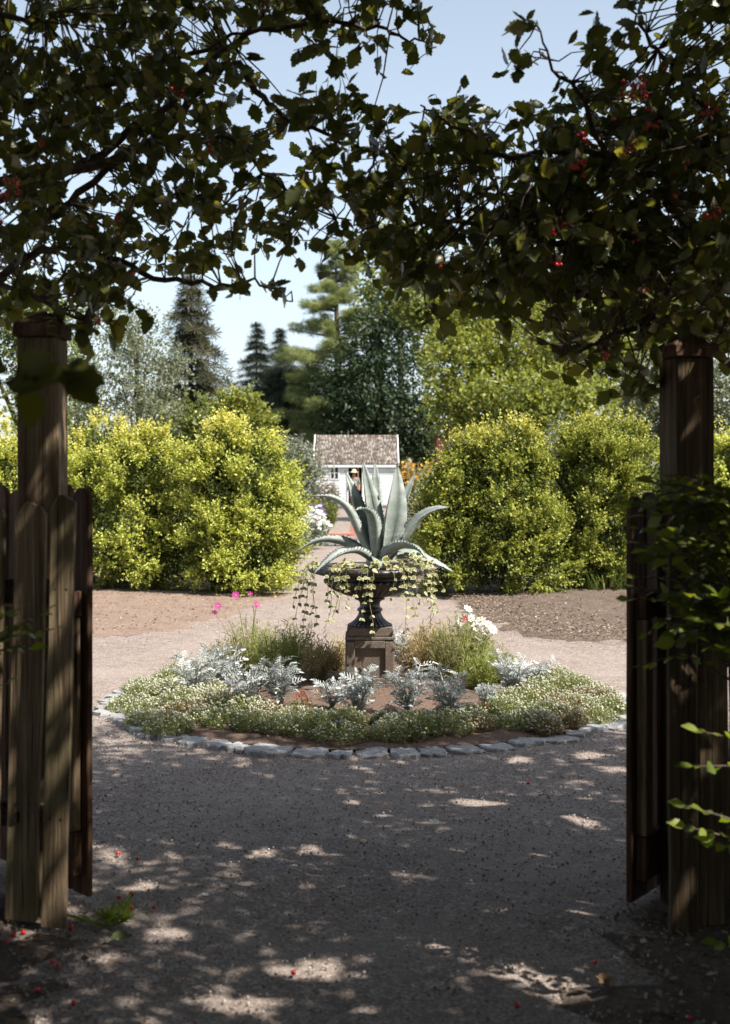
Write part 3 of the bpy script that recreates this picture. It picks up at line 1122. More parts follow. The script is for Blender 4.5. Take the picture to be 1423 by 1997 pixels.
M_orangep = leaf_mat('orange_petal', [(0, (.75, .32, .03)), (1, (.85, .45, .06))], .35, .6, (1, 1, 1))
M_purplep = leaf_mat('purple_petal', [(0, (.16, .10, .30)), (1, (.24, .16, .38))], .35, .6, (1, 1, 1))
M_pinkp = leaf_mat('pink_petal', [(0, (.55, .36, .46)), (1, (.70, .55, .62))], .35, .6, (1, 1, 1))

def flower_mesh(mat, n=8, cup=.15):
    V, Fc = [], []
    for k in range(n):
        a = 2 * PI * k / n
        c, s = math.cos(a), math.sin(a)
        for (r, w, z) in ((.12, -.06, 0), (.8, -.24, cup), (1.0, 0, cup * 1.1), (.8, .24, cup), (.12, .06, 0)):
            V.append((c * r - s * w, s * r + c * w, z + .03 * (k % 2)))
        Fc.append(tuple(range(k * 5, k * 5 + 5)))
    return np.array(V, float), Fc
FT = flower_mesh(None)
M_yc = simple_mat('flower_centre', (.5, .35, .05), (.6, .42, .08), 20, .9)

def flower(px, py, Y, r, mat, parent, stem_from=None, face=(.3, -.8, .6)):
    """one open flower: petals (part) with its centre (sub-part), plus its stalk"""
    p = P(px, py, Y)
    up = np.array([face], float) + rng.normal(0, .25, (1, 3))
    z = norm(up)[0]
    x = np.cross(z, [0.1, .2, 1.0])
    x /= np.linalg.norm(x)
    y = np.cross(z, x)
    M = np.stack([x, y, z], 1) * r
    me = leafmesh('blossom', FT, np.array([p]), M[None], mat)
    o = link('blossom', me, parent)
    c = MB().lathe([(.0, .02), (.2, .05), (.16, .16), (0.01, .2)], 8, cap=False)
    vs = [tuple(Vector(p) + Vector((M @ np.array(v_)).tolist())) for v_ in c.v]
    c.v = vs
    co = c.build('centre', M_yc, None)
    co.parent = o
    co.matrix_parent_inverse = o.matrix_parent_inverse.inverted() @ Matrix.Identity(4) if False else Matrix.Identity(4)
    if stem_from is not None:
        s = Vector(stem_from)
        m = s.lerp(p, .55) + Vector((random.uniform(-.03, .03), 0, .05))
        MB().tube([s, m, p], [.003, .0025, .002], 5).build('stalk', M_stem, parent)

def tuft(name, label, cat, px, py, top, wpx, mat, n, k=9, leaf=.05, wid=.16, spread=.9, group=None, dy=0):
    g = G(px, py)
    z0 = bed_z(g.x, g.y)
    g = Vector((g.x * (1 - z0 / CAMZ), g.y * (1 - z0 / CAMZ), z0 - .01))
    h = (py - top) / F * g.y
    w = wpx / F * g.y / 2
    t = thing(name, label, cat, g, group)
    a = rng.random(n) * 2 * PI
    u = np.sqrt(rng.random(n))
    e = np.stack([u * np.cos(a) * w, u * np.sin(a) * w * .8, h * rng.uniform(.6, 1.02, n) * np.sqrt(np.maximum(1.05 - u * u * .7, .1))], 1)
    o = np.tile(np.array(g), (n, 1)) + np.stack([u * np.cos(a) * w * .25, u * np.sin(a) * w * .25, np.zeros(n)], 1)
    d = np.array(g) + e - o
    L = np.linalg.norm(d, axis=1)
    p, M, tt = sprays(o, norm(d), L, k, leaf, spread, .2, 1.0, .008, start=.25)
    link('foliage', leafmesh('foliage', T_diamond(wid), p, M, mat), t, 'stuff')
    st = MB()
    for i in range(0, n, 3):
        st.tube([o[i], o[i] + d[i] * .5 + np.array([0, 0, .02]), o[i] + d[i]], [.003, .0025, .0012], 4)
    st.build('stems', M_stem if mat is not M_dry else M_dry, t, 'stuff')
    return t, g

t, g = tuft('cosmos_plant', 'feathery green cosmos with magenta flowers on thin tall stalks', 'cosmos', 490, 1312, 1200, 130, M_feather, 190, 13, .045, .11)
for (x, y, r) in ((424, 1182, .034), (418, 1195, .026), (459, 1161, .034), (500, 1179, .03), (488, 1158, .022)):
    flower(x, y, g.y - .1, r, M_magenta, t, g + Vector(((x - 490) * .0012, -.05, .18)))
tuft('cosmos_plant', 'olive green feathery cosmos without flowers left of the pedestal', 'cosmos', 575, 1318, 1205, 120, M_olive, 200, 13, .045, .13)
tuft('dry_plant', 'dried brown grassy stems beside the left of the pedestal', 'dry plant', 658, 1312, 1238, 60, M_dry, 110, 11, .05, .12)
tuft('dry_plant', 'dried brown tuft right of the pedestal in front of white flowers', 'dry plant', 840, 1318, 1205, 85, M_dry, 190, 12, .05, .12)
t, g = tuft('cosmos_plant', 'bright green feathery cosmos with white flowers at the right of the bed', 'cosmos', 905, 1325, 1192, 125, M_feather, 260, 14, .05, .11)
for (x, y, r) in ((912, 1188, .04), (898, 1212, .035), (918, 1205, .035), (938, 1212, .045), (928, 1222, .04), (960, 1228, .042), (945, 1232, .04), (932, 1245, .035), (952, 1218, .035)):
    flower(x, y, g.y - .05, r, M_whitep, t, g + Vector(((x - 905) * .0015, -.02, .2)))
flower(907, 1207, g.y - .12, .028, M_redp, t, g + Vector((0, -.02, .2)))
tuft('cosmos_plant', 'low yellow-green feathery cosmos seedling by the large silver plant', 'cosmos', 935, 1345, 1268, 80, M_feather, 130, 12, .045, .12)
tuft('cosmos_plant', 'yellow-green feathery plant between the magenta cosmos and the dry stems', 'cosmos', 540, 1326, 1222, 130, M_feather, 170, 13, .045, .11)
tuft('dry_plant', 'straw-coloured stems drooping over the dark soil left of the pedestal', 'dry plant', 618, 1330, 1236, 80, M_dry, 120, 11, .05, .12)
tuft('cosmos_plant', 'olive feathery plant low behind the left silver plants', 'cosmos', 455, 1318, 1236, 120, M_olive, 150, 12, .045, .12)
tuft('dry_plant', 'pale dry grass clump close to the right side of the pedestal', 'dry plant', 806, 1325, 1222, 70, M_dry, 120, 11, .05, .12)
tuft('cosmos_plant', 'mixed green feathery plant between the dry tuft and the white cosmos', 'cosmos', 872, 1330, 1212, 100, M_olive, 170, 13, .045, .12)
tuft('cosmos_plant', 'soft green feathery plant behind the large sunlit silver plants', 'cosmos', 968, 1335, 1258, 90, M_feather, 140, 12, .045, .11)
t, g = tuft('salvia_plant', 'small dark red flowering plant on the bare soil at the left', 'red flower', 588, 1392, 1352, 45, M_olive, 22, 6, .03, .4)
for (x, y) in ((580, 1358), (590, 1352), (596, 1362), (603, 1376)):
    flower(x, y, g.y, .018, M_redp, t, g + Vector((0, 0, .03)))
t, g = tuft('salvia_plant', 'tiny red flower at the right on the bare soil', 'red flower', 945, 1392, 1366, 30, M_olive, 16, 6, .03, .4)
for (x, y) in ((942, 1372), (950, 1376)):
    flower(x, y, g.y, .016, M_redp, t, g + Vector((0, 0, .03)))
#PART2
# ------------------------------------------------------------------ gate posts, fences, open gates
def plank(parent, x, y, w, h, yaw=0.0, lean=0.0, thick=.026, top='point', mat=None, z0=.015, name='picket', label=None):
    """upright board: (x, y) is the foot of its centre; lean shifts the head sideways"""
    pk = h
    if top == 'point':
        jj = random.uniform(-.10, .10)
        o = [(-.5, 0), (.5, 0), (.5, pk - w * (.42 + jj)), (.30 + jj, pk - w * .12), (.02 + jj, pk), (-.12 + jj, pk - .004), (-.5, pk - w * (.52 - jj))]
    elif top == 'round':
        o = [(-.5, 0), (.5, 0), (.5, pk - w * .45), (.42, pk - w * .2), (.2, pk - w * .04), (0, pk), (-.2, pk - w * .04), (-.42, pk - w * .2), (-.5, pk - w * .45)]
    else:
        o = [(-.5, 0), (.5, 0), (.5, pk), (-.5, pk)]
    # side points so that the edges can wander a little
    body = []
    jag = lambda: random.uniform(-.0035, .0035)
    low, high = o[1][1], o[2][1]
    body.append((o[0][0] * w, 0))
    body.append((o[1][0] * w, 0))
    for k in range(1, 6):
        body.append((.5 * w + jag(), high * k / 6))
    for p in o[2:]:
        body.append((p[0] * w, p[1]))
    for k in range(5, 0, -1):
        body.append((-.5 * w + jag(), high * k / 6))
    n = len(body)
    M = Matrix.Rotation(yaw, 3, 'Z')
    vs = []
    for s in (-.5, .5):
        for (u, z) in body:
            q = M @ Vector((u + lean * z / h, s * thick, 0))
            vs.append((x + q.x, y + q.y, z0 + z))
    fs = [tuple(range(n)), tuple(range(2 * n - 1, n - 1, -1))]
    for i in range(n):
        j = (i + 1) % n
        fs.append((j, i, n + i, n + j))
    o_ = MB().add(vs, fs).build(name, mat or M_wood, parent, bevel=.004)
    if label:
        o_['label'] = label
    return o_

def nails(parent, pl, z):
    """two rusty nail heads where a picket meets a rail"""
    x, y, w, yaw, thick = pl
    for s_ in (-.22, .24):
        q = Matrix.Rotation(yaw, 3, 'Z') @ Vector((w * s_, -thick / 2 - .001, 0))
        n_ = MB().lathe([(.0, .003), (.004, .0025), (.005, 0), (.005, -.004)], 8, cap=False)
        n_.v = [(x + q.x + v_[0], y + q.y - v_[2], z + v_[1] + random.uniform(-.0005, .0005)) for v_ in n_.v]
        n_.build('nail', M_nail, parent)
M_nail = simple_mat('rusty_nail', (.03, .016, .01), (.06, .03, .018), 30, .8)

def post(cx, cy, rz, zt, label, mat=None):
    t = thing('gate_post', label, 'gate post', (cx, cy, 0), 'gate posts')
    w = .15
    vs, fs = [], []
    M = Matrix.Rotation(rz, 3, 'Z')
    zs = [-.02] + [zt * k / 8 for k in range(1, 9)]
    for z in zs:
        for (sx, sy) in ((-1, -1), (1, -1), (1, 1), (-1, 1)):
            q = M @ Vector((sx * w / 2 + random.uniform(-.002, .002), sy * w / 2 + random.uniform(-.002, .002), 0))
            vs.append((cx + q.x, cy + q.y, z))
    for i in range(len(zs) - 1):
        for k in range(4):
            j = (k + 1) % 4
            fs.append((i * 4 + k, i * 4 + j, (i + 1) * 4 + j, (i + 1) * 4 + k))
    fs += [(3, 2, 1, 0), tuple((len(zs) - 1) * 4 + k for k in range(4))]
    MB().add(vs, fs).build('shaft', mat or M_wood, t, bevel=.005)
    c = MB()
    vs = []
    for (s, z) in ((.088, zt + .002), (.088, zt + .048), (.01, zt + .098)):
        for (sx, sy) in ((-1, -1), (1, -1), (1, 1), (-1, 1)):
            q = M @ Vector((sx * s, sy * s, 0))
            vs.append((cx + q.x, cy + q.y, z))
    fs = [(3, 2, 1, 0), (8, 9, 10, 11)]
    for i in range(2):
        for k in range(4):
            j = (k + 1) % 4
            fs.append((i * 4 + k, i * 4 + j, (i + 1) * 4 + j, (i + 1) * 4 + k))
    c.add(vs, fs).build('cap', M_wood_red, t, bevel=.004)
    return t
post(-1.179, 4.597, 0, 2.095, 'square wooden gate post with pyramid cap behind the pale pickets')
post(1.200, 4.689, R(12), 2.03, 'dark shaded square wooden gate post with cap standing in the leafy undergrowth', M_wood_shaded)

fl = thing('picket_fence', 'weathered grey picket fence with a knot hole left of the gate', 'fence', (-1.3, 4.5, 0), 'picket fences beside the gate')
plank(fl, -1.088, 4.395, .088, 1.515, R(-6), .036, .028, 'point')
p2 = plank(fl, -1.222, 4.465, .120, 1.49, R(-14), .040, .026, 'point')
plank(fl, -1.372, 4.50, .125, 1.49, R(-18), .034, .026, 'point')
for k in range(3):
    plank(fl, -1.513 - .135 * k, 4.55 + .05 * k, .122, 1.5 + .02 * k, R(-20), .03, .026, 'point')
M_hole = simple_mat('knot_hole', (.008, .006, .005), rough=1)
M_knot = simple_mat('knot_wood', (.035, .027, .014), (.075, .06, .03), 40, .9, .3)
kn = P(34, 1594, 4.449)
kb = MB()
vs, fs = [], []
for i, (r, d) in enumerate(((.024, .0145), (.020, .010), (.0165, .010), (.0155, .0112))):
    for k in range(14):
        a = 2 * PI * k / 14
        vs.append((kn.x + r * math.cos(a), kn.y - .0065 + d, kn.z + r * 1.12 * math.sin(a)))
for i in range(3):
    for k in range(14):
        j = (k + 1) % 14
        fs.append((i * 14 + k, i * 14 + j, (i + 1) * 14 + j, (i + 1) * 14 + k))
kb.add(vs, fs, True)
ko = kb.build('knot', M_knot, None)
ko.parent = p2
ko.matrix_parent_inverse = Matrix.Identity(4)
hb = MB()
hb.add([(kn.x + .0162 * math.cos(2 * PI * k / 14), kn.y + .0030, kn.z + .0180 * math.sin(2 * PI * k / 14)) for k in range(14)], [tuple(range(14))])
hb.add([(kn.x + .0162 * math.cos(2 * PI * k / 14), kn.y + .0050, kn.z + .0180 * math.sin(2 * PI * k / 14)) for k in range(14)], [tuple(range(14))])
ho = hb.build('hole', M_hole, None)
ho.parent = p2
ho.matrix_parent_inverse = Matrix.Identity(4)
for z in (.38, 1.18):
    MB().box((-1.43, 4.578, z), (.68, .04, .09), R(-17)).build('rail', M_wood_x, fl, bevel=.004)

for z in (.40, 1.20):
    nails(fl, (-1.088 + .036 * z / 1.515, 4.395, .088, R(-6), .028), z)
    nails(fl, (-1.222 + .040 * z / 1.49, 4.465, .120, R(-14), .026), z + .03)
    nails(fl, (-1.372 + .034 * z / 1.49, 4.50, .125, R(-18), .026), z + .01)

frt = thing('picket_fence', 'dark shaded wooden picket fence behind the saplings right of the gate', 'fence', (1.3, 4.5, 0), 'picket fences beside the gate')
plank(frt, 1.104, 4.36, .100, 1.46, R(8), -.006, .030, 'point', M_wood_shaded)
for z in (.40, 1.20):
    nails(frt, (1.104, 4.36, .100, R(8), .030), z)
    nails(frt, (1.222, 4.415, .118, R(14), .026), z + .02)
plank(frt, 1.222, 4.415, .118, 1.50, R(14), -.008, .026, 'point', M_wood_shaded)
plank(frt, 1.356, 4.475, .122, 1.48, R(18), -.006, .026, 'point', M_wood_shaded)
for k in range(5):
    plank(frt, 1.49 + .132 * k, 4.52 + .045 * k, .122, 1.49, R(20), .0, .026, 'point', M_wood_shaded)
for z in (.38, 1.18):
    MB().box((1.60, 4.595, z), (.98, .04, .09), R(18)).build('rail', M_wood_x, frt, bevel=.004)

def gate(x0, y0, dx, dy, h, label, brace_w, side):
    """leaf swung open; pickets start at (x0, y0) and run back along (dx, dy)"""
    d = Vector((dx, dy, 0)).normalized()
    nrm = Vector((-d.y, d.x, 0)) * (1 if side < 0 else -1)
    if nrm.y > 0:
        nrm = -nrm
    yaw = math.atan2(d.y, d.x)
    t = thing('garden_gate', label, 'gate', (x0, y0, .03), 'open gate leaves')
    for k in range(7):
        c = Vector((x0, y0, 0)) + d * (.052 + k * .122)
        plank(t, c.x, c.y, .104, h + .015 * math.sin(k * 1.3), yaw, 0, .024, 'round', M_wood_red, .02)
    L = .80
    for (z, hh) in ((1.115, .095), (.18, .16)):
        c = Vector((x0, y0, 0)) + d * (.03 + L / 2) + nrm * .034
        MB().box((c.x, c.y, z), (L, .042, hh), yaw).build('rail', M_wood_red, t, bevel=.004)
    for e in (.062, L - .01):
        c = Vector((x0, y0, 0)) + d * e + nrm * .034
        MB().box((c.x, c.y, (1.066 + .262) / 2), (brace_w, .040, 1.066 - .262 - .004), yaw).build('stile', M_wood, t, bevel=.004)
    return t
gate(-1.028, 4.70, -.70, .71, 1.53, 'left open gate leaf of reddish rounded pickets swung back behind the post', .05, -1)
gate(.972, 4.63, .60, .80, 1.50, 'right open gate leaf of dark pickets edge-on beside the shaded fence', .06, 1)

# ------------------------------------------------------------------ hawthorn trees arching over the gate
LOB = [T_lobed(s) for s in (1, 2, 3)]
lob_me = [leafmesh('leaf', T, np.zeros((1, 3)), np.eye(3)[None], M_haw, rnd=[.13]) for T in LOB]
berry_bm = MB()
prof = [(0.0, -.5), (.34, -.42), (.5, -.1), (.46, .25), (.25, .46), (.0, .5)]
berry_bm.lathe(prof, 10, cap=False)
berry_me = bpy.data.meshes.new('berry')
berry_me.from_pydata(berry_bm.v, [], berry_bm.f)
for p in berry_me.polygons:
    p.use_smooth = True
berry_me.materials.append(M_berry)

SK = math.sin(SUN_A) / math.tan(SUN_EL)
_ts = np.array(to_sun)
GAPS = [(P(1338, 1320, 4.34), .045), (P(1372, 1475, 4.40), .055), (P(1360, 1530, 4.40), .03), (P(1348, 1010, 4.36), .03), (P(1345, 1740, 4.33), .03),
        (P(8, 1230, 4.48), .06), (P(10, 1330, 4.48), .04), (P(100, 1355, 4.36), .045), (P(112, 1180, 4.36), .03), (P(95, 1760, 4.38), .035), (P(60, 1250, 4.44), .02), (P(118, 1480, 4.37), .035),
        (P(122, 800, 4.60), .04), (P(122, 880, 4.60), .03), (P(70, 945, 4.51), .03), (P(1360, 690, 4.6), .04), (P(1330, 860, 4.62), .03),
        (P(1372, 1432, 3.75), .08), (P(1385, 1500, 3.73), .07), (P(1375, 1590, 3.7), .10), (P(1395, 1215, 3.8), .07), (P(1395, 1625, 3.7), .06), (P(1250, 1140, 4.2), .05), (P(1300, 1100, 4.2), .04),
        (G(520, 1655), .07), (G(610, 1652), .06), (G(650, 1658), .05), (G(450, 1645), .05), (G(930, 1560), .10), (G(985, 1570), .09), (G(890, 1575), .06), (G(1130, 1600), .10), (G(1170, 1560), .07), (G(1080, 1600), .06),
        (G(780, 1785), .07), (G(840, 1790), .07), (G(900, 1800), .05), (G(830, 1830), .05), (G(560, 1885), .06), (G(620, 1885), .08), (G(680, 1895), .05), (G(430, 1945), .08), (G(480, 1965), .06), (G(300, 1720), .06), (G(340, 1815), .06), (G(270, 1690), .05), (G(200, 1650), .06), (G(230, 1665), .05), (G(1010, 1480), .08), (G(1150, 1470), .1), (G(1200, 1500), .08), (G(700, 1560), .04), (G(560, 1555), .05)]
def sun_gaps(p):
    """breaks in the foliage where the photograph shows patches of sun"""
    ok = np.ones(len(p), bool)
    for c, r in GAPS:
        v = p - np.array(c)
        t = v @ _ts
        d = np.linalg.norm(v - t[:, None] * _ts, axis=1)
        ok &= ~((t > .25) & (d < r + .008))
    return ok

def hawthorn(label, trunk, regions, branches, canopy, berries, seed, ntop=300):
    global rng
    rng = np.random.default_rng(seed)
    random.seed(seed)
    base = Vector((trunk[0], trunk[1], 0))
    t = thing('hawthorn_tree', label, 'tree', base, 'hawthorn trees over the gate')
    fork = base + Vector((0, .05, 1.5))
    MB().tube([base - Vector((0, 0, .05)), base + Vector((.03, 0, .5)), base + Vector((-.03, .03, 1.0)), fork, fork + Vector((0, -.1, .9)), fork + Vector((.1, -.4, 2.0))],
              [.13, .10, .085, .075, .055, .03], 10).build('trunk', M_bark, t)
    nodes = []
    for br in branches:
        pts = [P(px, py, Y) for (px, py, Y) in br]
        first = pts[0]
        pts = [fork.lerp(first, .02), fork.lerp(first, .5) + Vector((0, 0, .12))] + pts
        path = catmull(pts, len(pts) * 5)
        n = len(path)
        for i in range(2, n - 1):
            path[i] = path[i] + Vector((random.gauss(0, .008), random.gauss(0, .008), random.gauss(0, .008)))
        MB().tube(path, [.024 * (1 - i / n) ** 1.1 + .0028 for i in range(n)], 6).build('branch', M_bark, t)
        nodes += [tuple(q) for q in path[6:]]
    tw = MB()
    # visible crown: twigs filling the regions of the crown
    O, D = [], []
    for (poly, dens, y0, y1) in regions:
        xs = [p[0] for p in poly]
        ys = [p[1] for p in poly]
        a = 0
        for i in range(len(poly)):
            j = (i + 1) % len(poly)
            a += poly[i][0] * poly[j][1] - poly[j][0] * poly[i][1]
        n = int(abs(a) / 2 * dens * 3.0 / 1000)
        got = 0
        while got < n:
            m = 4 * n + 10
            x = rng.uniform(min(xs), max(xs), m)
            y = rng.uniform(min(ys), max(ys), m)
            k = in_poly(x, y, poly)
            for px, py in zip(x[k], y[k]):
                if got >= n:
                    break
                O.append(P(px, py, rng.uniform(y0, y1)))
                got += 1
    O = np.array([tuple(o) for o in O])
    N = np.array(nodes)
    for px_, o in enumerate(O):
        dd = np.linalg.norm(N - o, axis=1)
        j = int(np.argmin(dd))
        v = o - N[j]
        L = max(dd[j], .01)
        dirv = v / L * .8 + rng.normal(0, .5, 3) + np.array([0, 0, .1])
        D.append(dirv / np.linalg.norm(dirv))
        if L < .55:
            m = (o + N[j]) / 2 + rng.normal(0, .015, 3)
            tw.tube([N[j], m, o], [.004, .003, .0025], 4)
    D = np.array(D)
    Ls = rng.uniform(.07, .17, len(O))
    for o, d, L in zip(O, D, Ls):
        tw.tube([o, o + d * L * .6 + rng.normal(0, .006, 3), o + d * L], [.0028, .0022, .0014], 3)
        if rng.random() < .35:
            q = o + d * L * rng.uniform(.2, .8)
            th = rand_dirs(1)[0] * rng.uniform(.03, .05)
            tw.tube([q, q + th], [.0016, .0003], 3)
    p, M, tt = sprays(O, D, Ls, 5, .060, 1.25, .42, 1.0, .012, .38, start=.1)
    keep = (p[:, 1] + SK * p[:, 2] < 7.9) & sun_gaps(p)
    p, M = p[keep], M[keep]
    x, y = px_of(p)
    vis = (x > -30) & (x < 1453) & (y > -30)
    order = np.argsort(p[:, 1] + np.where(vis, 0, 100) - rng.random(len(p)) * .35)
    top = order[:ntop]
    for q, i in enumerate(top):
        leaf_obj('leaf', lob_me[q % 3], p[i], M[i], t)
    rest = order[ntop:]
    for s in range(3):
        r = rest[s::3]
        me = leafmesh('foliage', LOB[s], p[r], M[r], M_haw)
        link('foliage', me, t, 'stuff')
    # crown above and beside the frame: gives the shade
    (cx0, cx1, cy0, cy1, cz0, cz1, cn) = canopy
    m = cn * 3
    o = np.stack([rng.uniform(cx0, cx1, m), rng.uniform(cy0, cy1, m), rng.uniform(cz0, cz1, m)], 1)
    lumps = np.sin(o[:, 0] * 3.1 + 1.7 * o[:, 2]) * np.sin(o[:, 1] * 2.7 - o[:, 2] * 2.1 + 1) + .5 * np.sin(o[:, 0] * 7.3 - o[:, 1] * 6.1)
    o = o[lumps > -1.08 + rng.uniform(-.2, .2, m)][:cn]
    d = norm(rand_dirs(len(o)) + np.array([0, 0, .3]))
    p, M, tt = sprays(o, d, rng.uniform(.15, .3, len(o)), 7, .07, 1.2, .5, 1.0, .03)
    x, y = px_of(p)
    keep = (p[:, 1] + SK * p[:, 2] < 7.85 + .25 * np.sin(p[:, 0] * 4.3) + rng.normal(0, .08, len(p))) & ((y < -45) | (x < -60) | (x > 1483)) & sun_gaps(p)
    p, M = p[keep], M[keep]
    link('crown', leafmesh('crown', T_diamond(.85), p, M, M_haw_plain), t, 'stuff')
    for i in range(16):
        e = Vector((random.uniform(cx0, cx1), random.uniform(cy0, cy1), random.uniform((cz0 + cz1) / 2, cz1)))
        yy = HY - (e.z - CAMZ) / max(e.y, .1) * F
        s = fork + Vector((.05, -.3, 1.2))
        tw.tube([s, s.lerp(e, .5) + Vector((0, 0, .35)), e], [.03, .018, .006], 5)
    tw.build('twigs', M_bark, t, 'stuff')
    # berries
    bs = MB()
    for (px, py, n, sp, Y) in berries:
        c = P(px, py, Y)
        top = c + Vector((0, .02, .06))
        for k in range(n):
            q = c + Vector((random.gauss(0, sp), random.gauss(0, sp), random.gauss(0, sp))) * .75
            b_ = bpy.data.objects.new('berry', berry_me)
            col.objects.link(b_)
            adopt(b_, t)
            r = random.uniform(.011, .015)
            b_.matrix_basis = Matrix.Translation(q) @ Matrix.Diagonal((r, r, r * 1.1, 1)) @ Matrix.Rotation(random.uniform(0, 3), 4, 'X')
            bs.tube([top, q + Vector((0, 0, r * .4))], .0009, 3)
    bs.build('berry_stalks', M_bark, t, 'stuff')
    return t

LEFT_R = [
    ([(-40, -40), (340, -40), (330, 200), (300, 300), (260, 420), (230, 555), (60, 600), (-40, 620)], .62, 4.5, 6.0),
    ([(330, -40), (560, -40), (480, 60), (470, 140), (380, 230), (290, 330), (300, 200)], .55, 4.6, 6.0),
    ([(380, 230), (470, 140), (620, 190), (680, 250), (640, 430), (560, 470), (430, 520), (330, 560), (230, 580), (260, 420), (290, 330)], .42, 4.6, 6.0),
    ([(480, -40), (800, -40), (860, 92), (800, 100), (700, 80), (640, 110), (600, 75), (500, 60)], .50, 4.7, 5.6),
    ([(120, 560), (260, 580), (235, 640), (195, 680), (140, 655)], .55, 4.4, 5.0),
    ([(425, 535), (580, 545), (565, 580), (440, 575)], .40, 4.8, 5.4),
    ([(640, 190), (720, 190), (785, 255), (770, 305), (660, 430), (620, 440), (690, 310)], .42, 4.7, 5.6),
    ([(540, 380), (680, 380), (660, 470), (560, 490)], .40, 4.8, 5.6),
]
LEFT_B = [
    [(-120, 260, 5.3), (150, 180, 5.2), (330, 120, 5.1), (480, 60, 5.1), (600, 5, 5.1)],
    [(-100, 60, 4.6), (60, 45, 4.6), (115, 22, 4.5)],
    [(-90, 430, 5.4), (150, 330, 5.3), (330, 200, 5.2), (450, 90, 5.2), (600, 45, 5.1), (730, 58, 5.1), (800, 75, 5.1), (850, 92, 5.1)],
    [(-90, 500, 5.5), (100, 420, 5.4), (250, 300, 5.3), (430, 270, 5.2), (520, 345, 5.2), (610, 402, 5.2), (685, 430, 5.2)],
    [(-100, 620, 5.2), (60, 500, 5.2), (170, 490, 5.1), (300, 540, 5.1), (430, 555, 5.1), (500, 550, 5.1), (570, 588, 5.1)],
    [(-60, 380, 5.0), (250, 300, 5.0), (440, 130, 5.1), (500, 180, 5.1), (560, 230, 5.1), (640, 265, 5.1), (720, 290, 5.1), (780, 302, 5.1)],
    [(-80, 560, 4.8), (90, 590, 4.7), (180, 640, 4.6)],
]
LEFT_BERRY = [(22, 365, 14, .032, 4.3), (5, 435, 3, .012, 4.3), (350, 183, 4, .015, 4.6), (411, 290, 4, .014, 4.6), (232, 430, 3, .012, 4.6), (178, 440, 1, .01, 4.6), (85, 280, 4, .014, 4.5), (200, 635, 2, .02, 4.4), (66, 508, 2, .012, 4.4), (105, 520, 1, .01, 4.4), (260, 530, 1, .01, 4.5)]
hawthorn('hawthorn with a dense dark left-hand crown and long sparse branches reaching over the gate', (-2.35, 5.3), LEFT_R, LEFT_B,
         (-3.6, .6, -3.4, 6.9, 2.7, 5.4, 11500), LEFT_BERRY, 21)

RIGHT_R = [
    ([(850, 300), (1000, 250), (1130, 170), (1460, 140), (1460, 690), (1290, 660), (1200, 640), (1060, 570), (850, 565), (700, 500), (685, 400), (780, 330)], .80, 4.6, 6.0),
    ([(1000, 320), (1460, 250), (1460, 640), (1200, 600), (1000, 520)], .45, 4.4, 5.4),
    ([(790, 215), (900, 200), (1000, 245), (850, 320), (720, 380), (770, 320)], .60, 4.7, 5.6),
    ([(1110, 65), (1210, 90), (1200, 150), (1090, 165)], .38, 4.4, 5.0),
    ([(1012, 45), (1055, 45), (1080, 170), (1030, 185), (1005, 110)], .28, 4.5, 5.0),
    ([(1215, -40), (1460, -40), (1460, 150), (1300, 140), (1255, 60)], .55, 4.6, 5.6),
    ([(1050, 560), (1290, 640), (1265, 760), (1120, 735), (1060, 650)], .55, 4.5, 5.3),
    ([(700, 480), (1060, 560), (1000, 610), (850, 580), (740, 545)], .45, 4.7, 5.6),
    ([(825, 540), (870, 540), (858, 640), (830, 610)], .35, 4.7, 5.0),
]
RIGHT_B = [
    [(1560, 720, 5.3), (1350, 480, 5.2), (1230, 440, 5.0), (1100, 425, 4.8), (990, 380, 4.8), (925, 320, 4.8)],
    [(1560, 620, 5.2), (1300, 400, 5.0), (1200, 330, 4.9), (1130, 180, 4.8), (1085, 140, 4.8), (1045, 48, 4.8)],
    [(1500, 670, 5.3), (1250, 520, 5.2), (1050, 470, 5.2), (880, 430, 5.2), (760, 450, 5.2), (690, 440, 5.2)],
    [(1500, 690, 5.3), (1300, 620, 5.2), (1100, 570, 5.2), (950, 530, 5.2), (820, 530, 5.2), (740, 500, 5.2)],
    [(1500, 400, 5.0), (1400, 250, 5.0), (1330, 150, 5.0), (1260, 60, 5.0), (1210, -10, 5.0)],
    [(1460, 720, 5.0), (1250, 640, 4.9), (1130, 690, 4.8), (1100, 720, 4.8)],
    [(1300, 400, 5.0), (1180, 300, 4.9), (1000, 300, 4.9), (880, 240, 4.9), (820, 205, 4.9)],
]
RIGHT_BERRY = [(1238, 180, 22, .034, 4.3), (1126, 321, 10, .02, 4.3), (1275, 240, 6, .02, 4.35), (1140, 263, 5, .018, 4.35), (1196, 236, 2, .01, 4.3), (1388, 210, 6, .022, 4.3), (1237, 285, 6, .02, 4.4), (1020, 460, 3, .014, 4.5), (1080, 520, 4, .018, 4.5), (1097, 438, 2, .012, 4.5), (1073, 455, 2, .012, 4.5), (1240, 465, 3, .014, 4.4), (1395, 415, 5, .02, 4.4), (1290, 130, 2, .012, 4.5), (1332, 320, 2, .012, 4.4), (1085, 518, 3, .012, 4.4), (858, 512, 2, .01, 4.6), (1260, 570, 2, .012, 4.4), (1180, 690, 3, .016, 4.4), (1310, 380, 2, .012, 4.3)]
hawthorn('hawthorn with a thick dark right-hand crown full of red berry clusters above the gate', (2.45, 5.4), RIGHT_R, RIGHT_B,
         (-.4, 7.2, -3.4, 6.9, 2.5, 5.5, 26000), RIGHT_BERRY, 22)

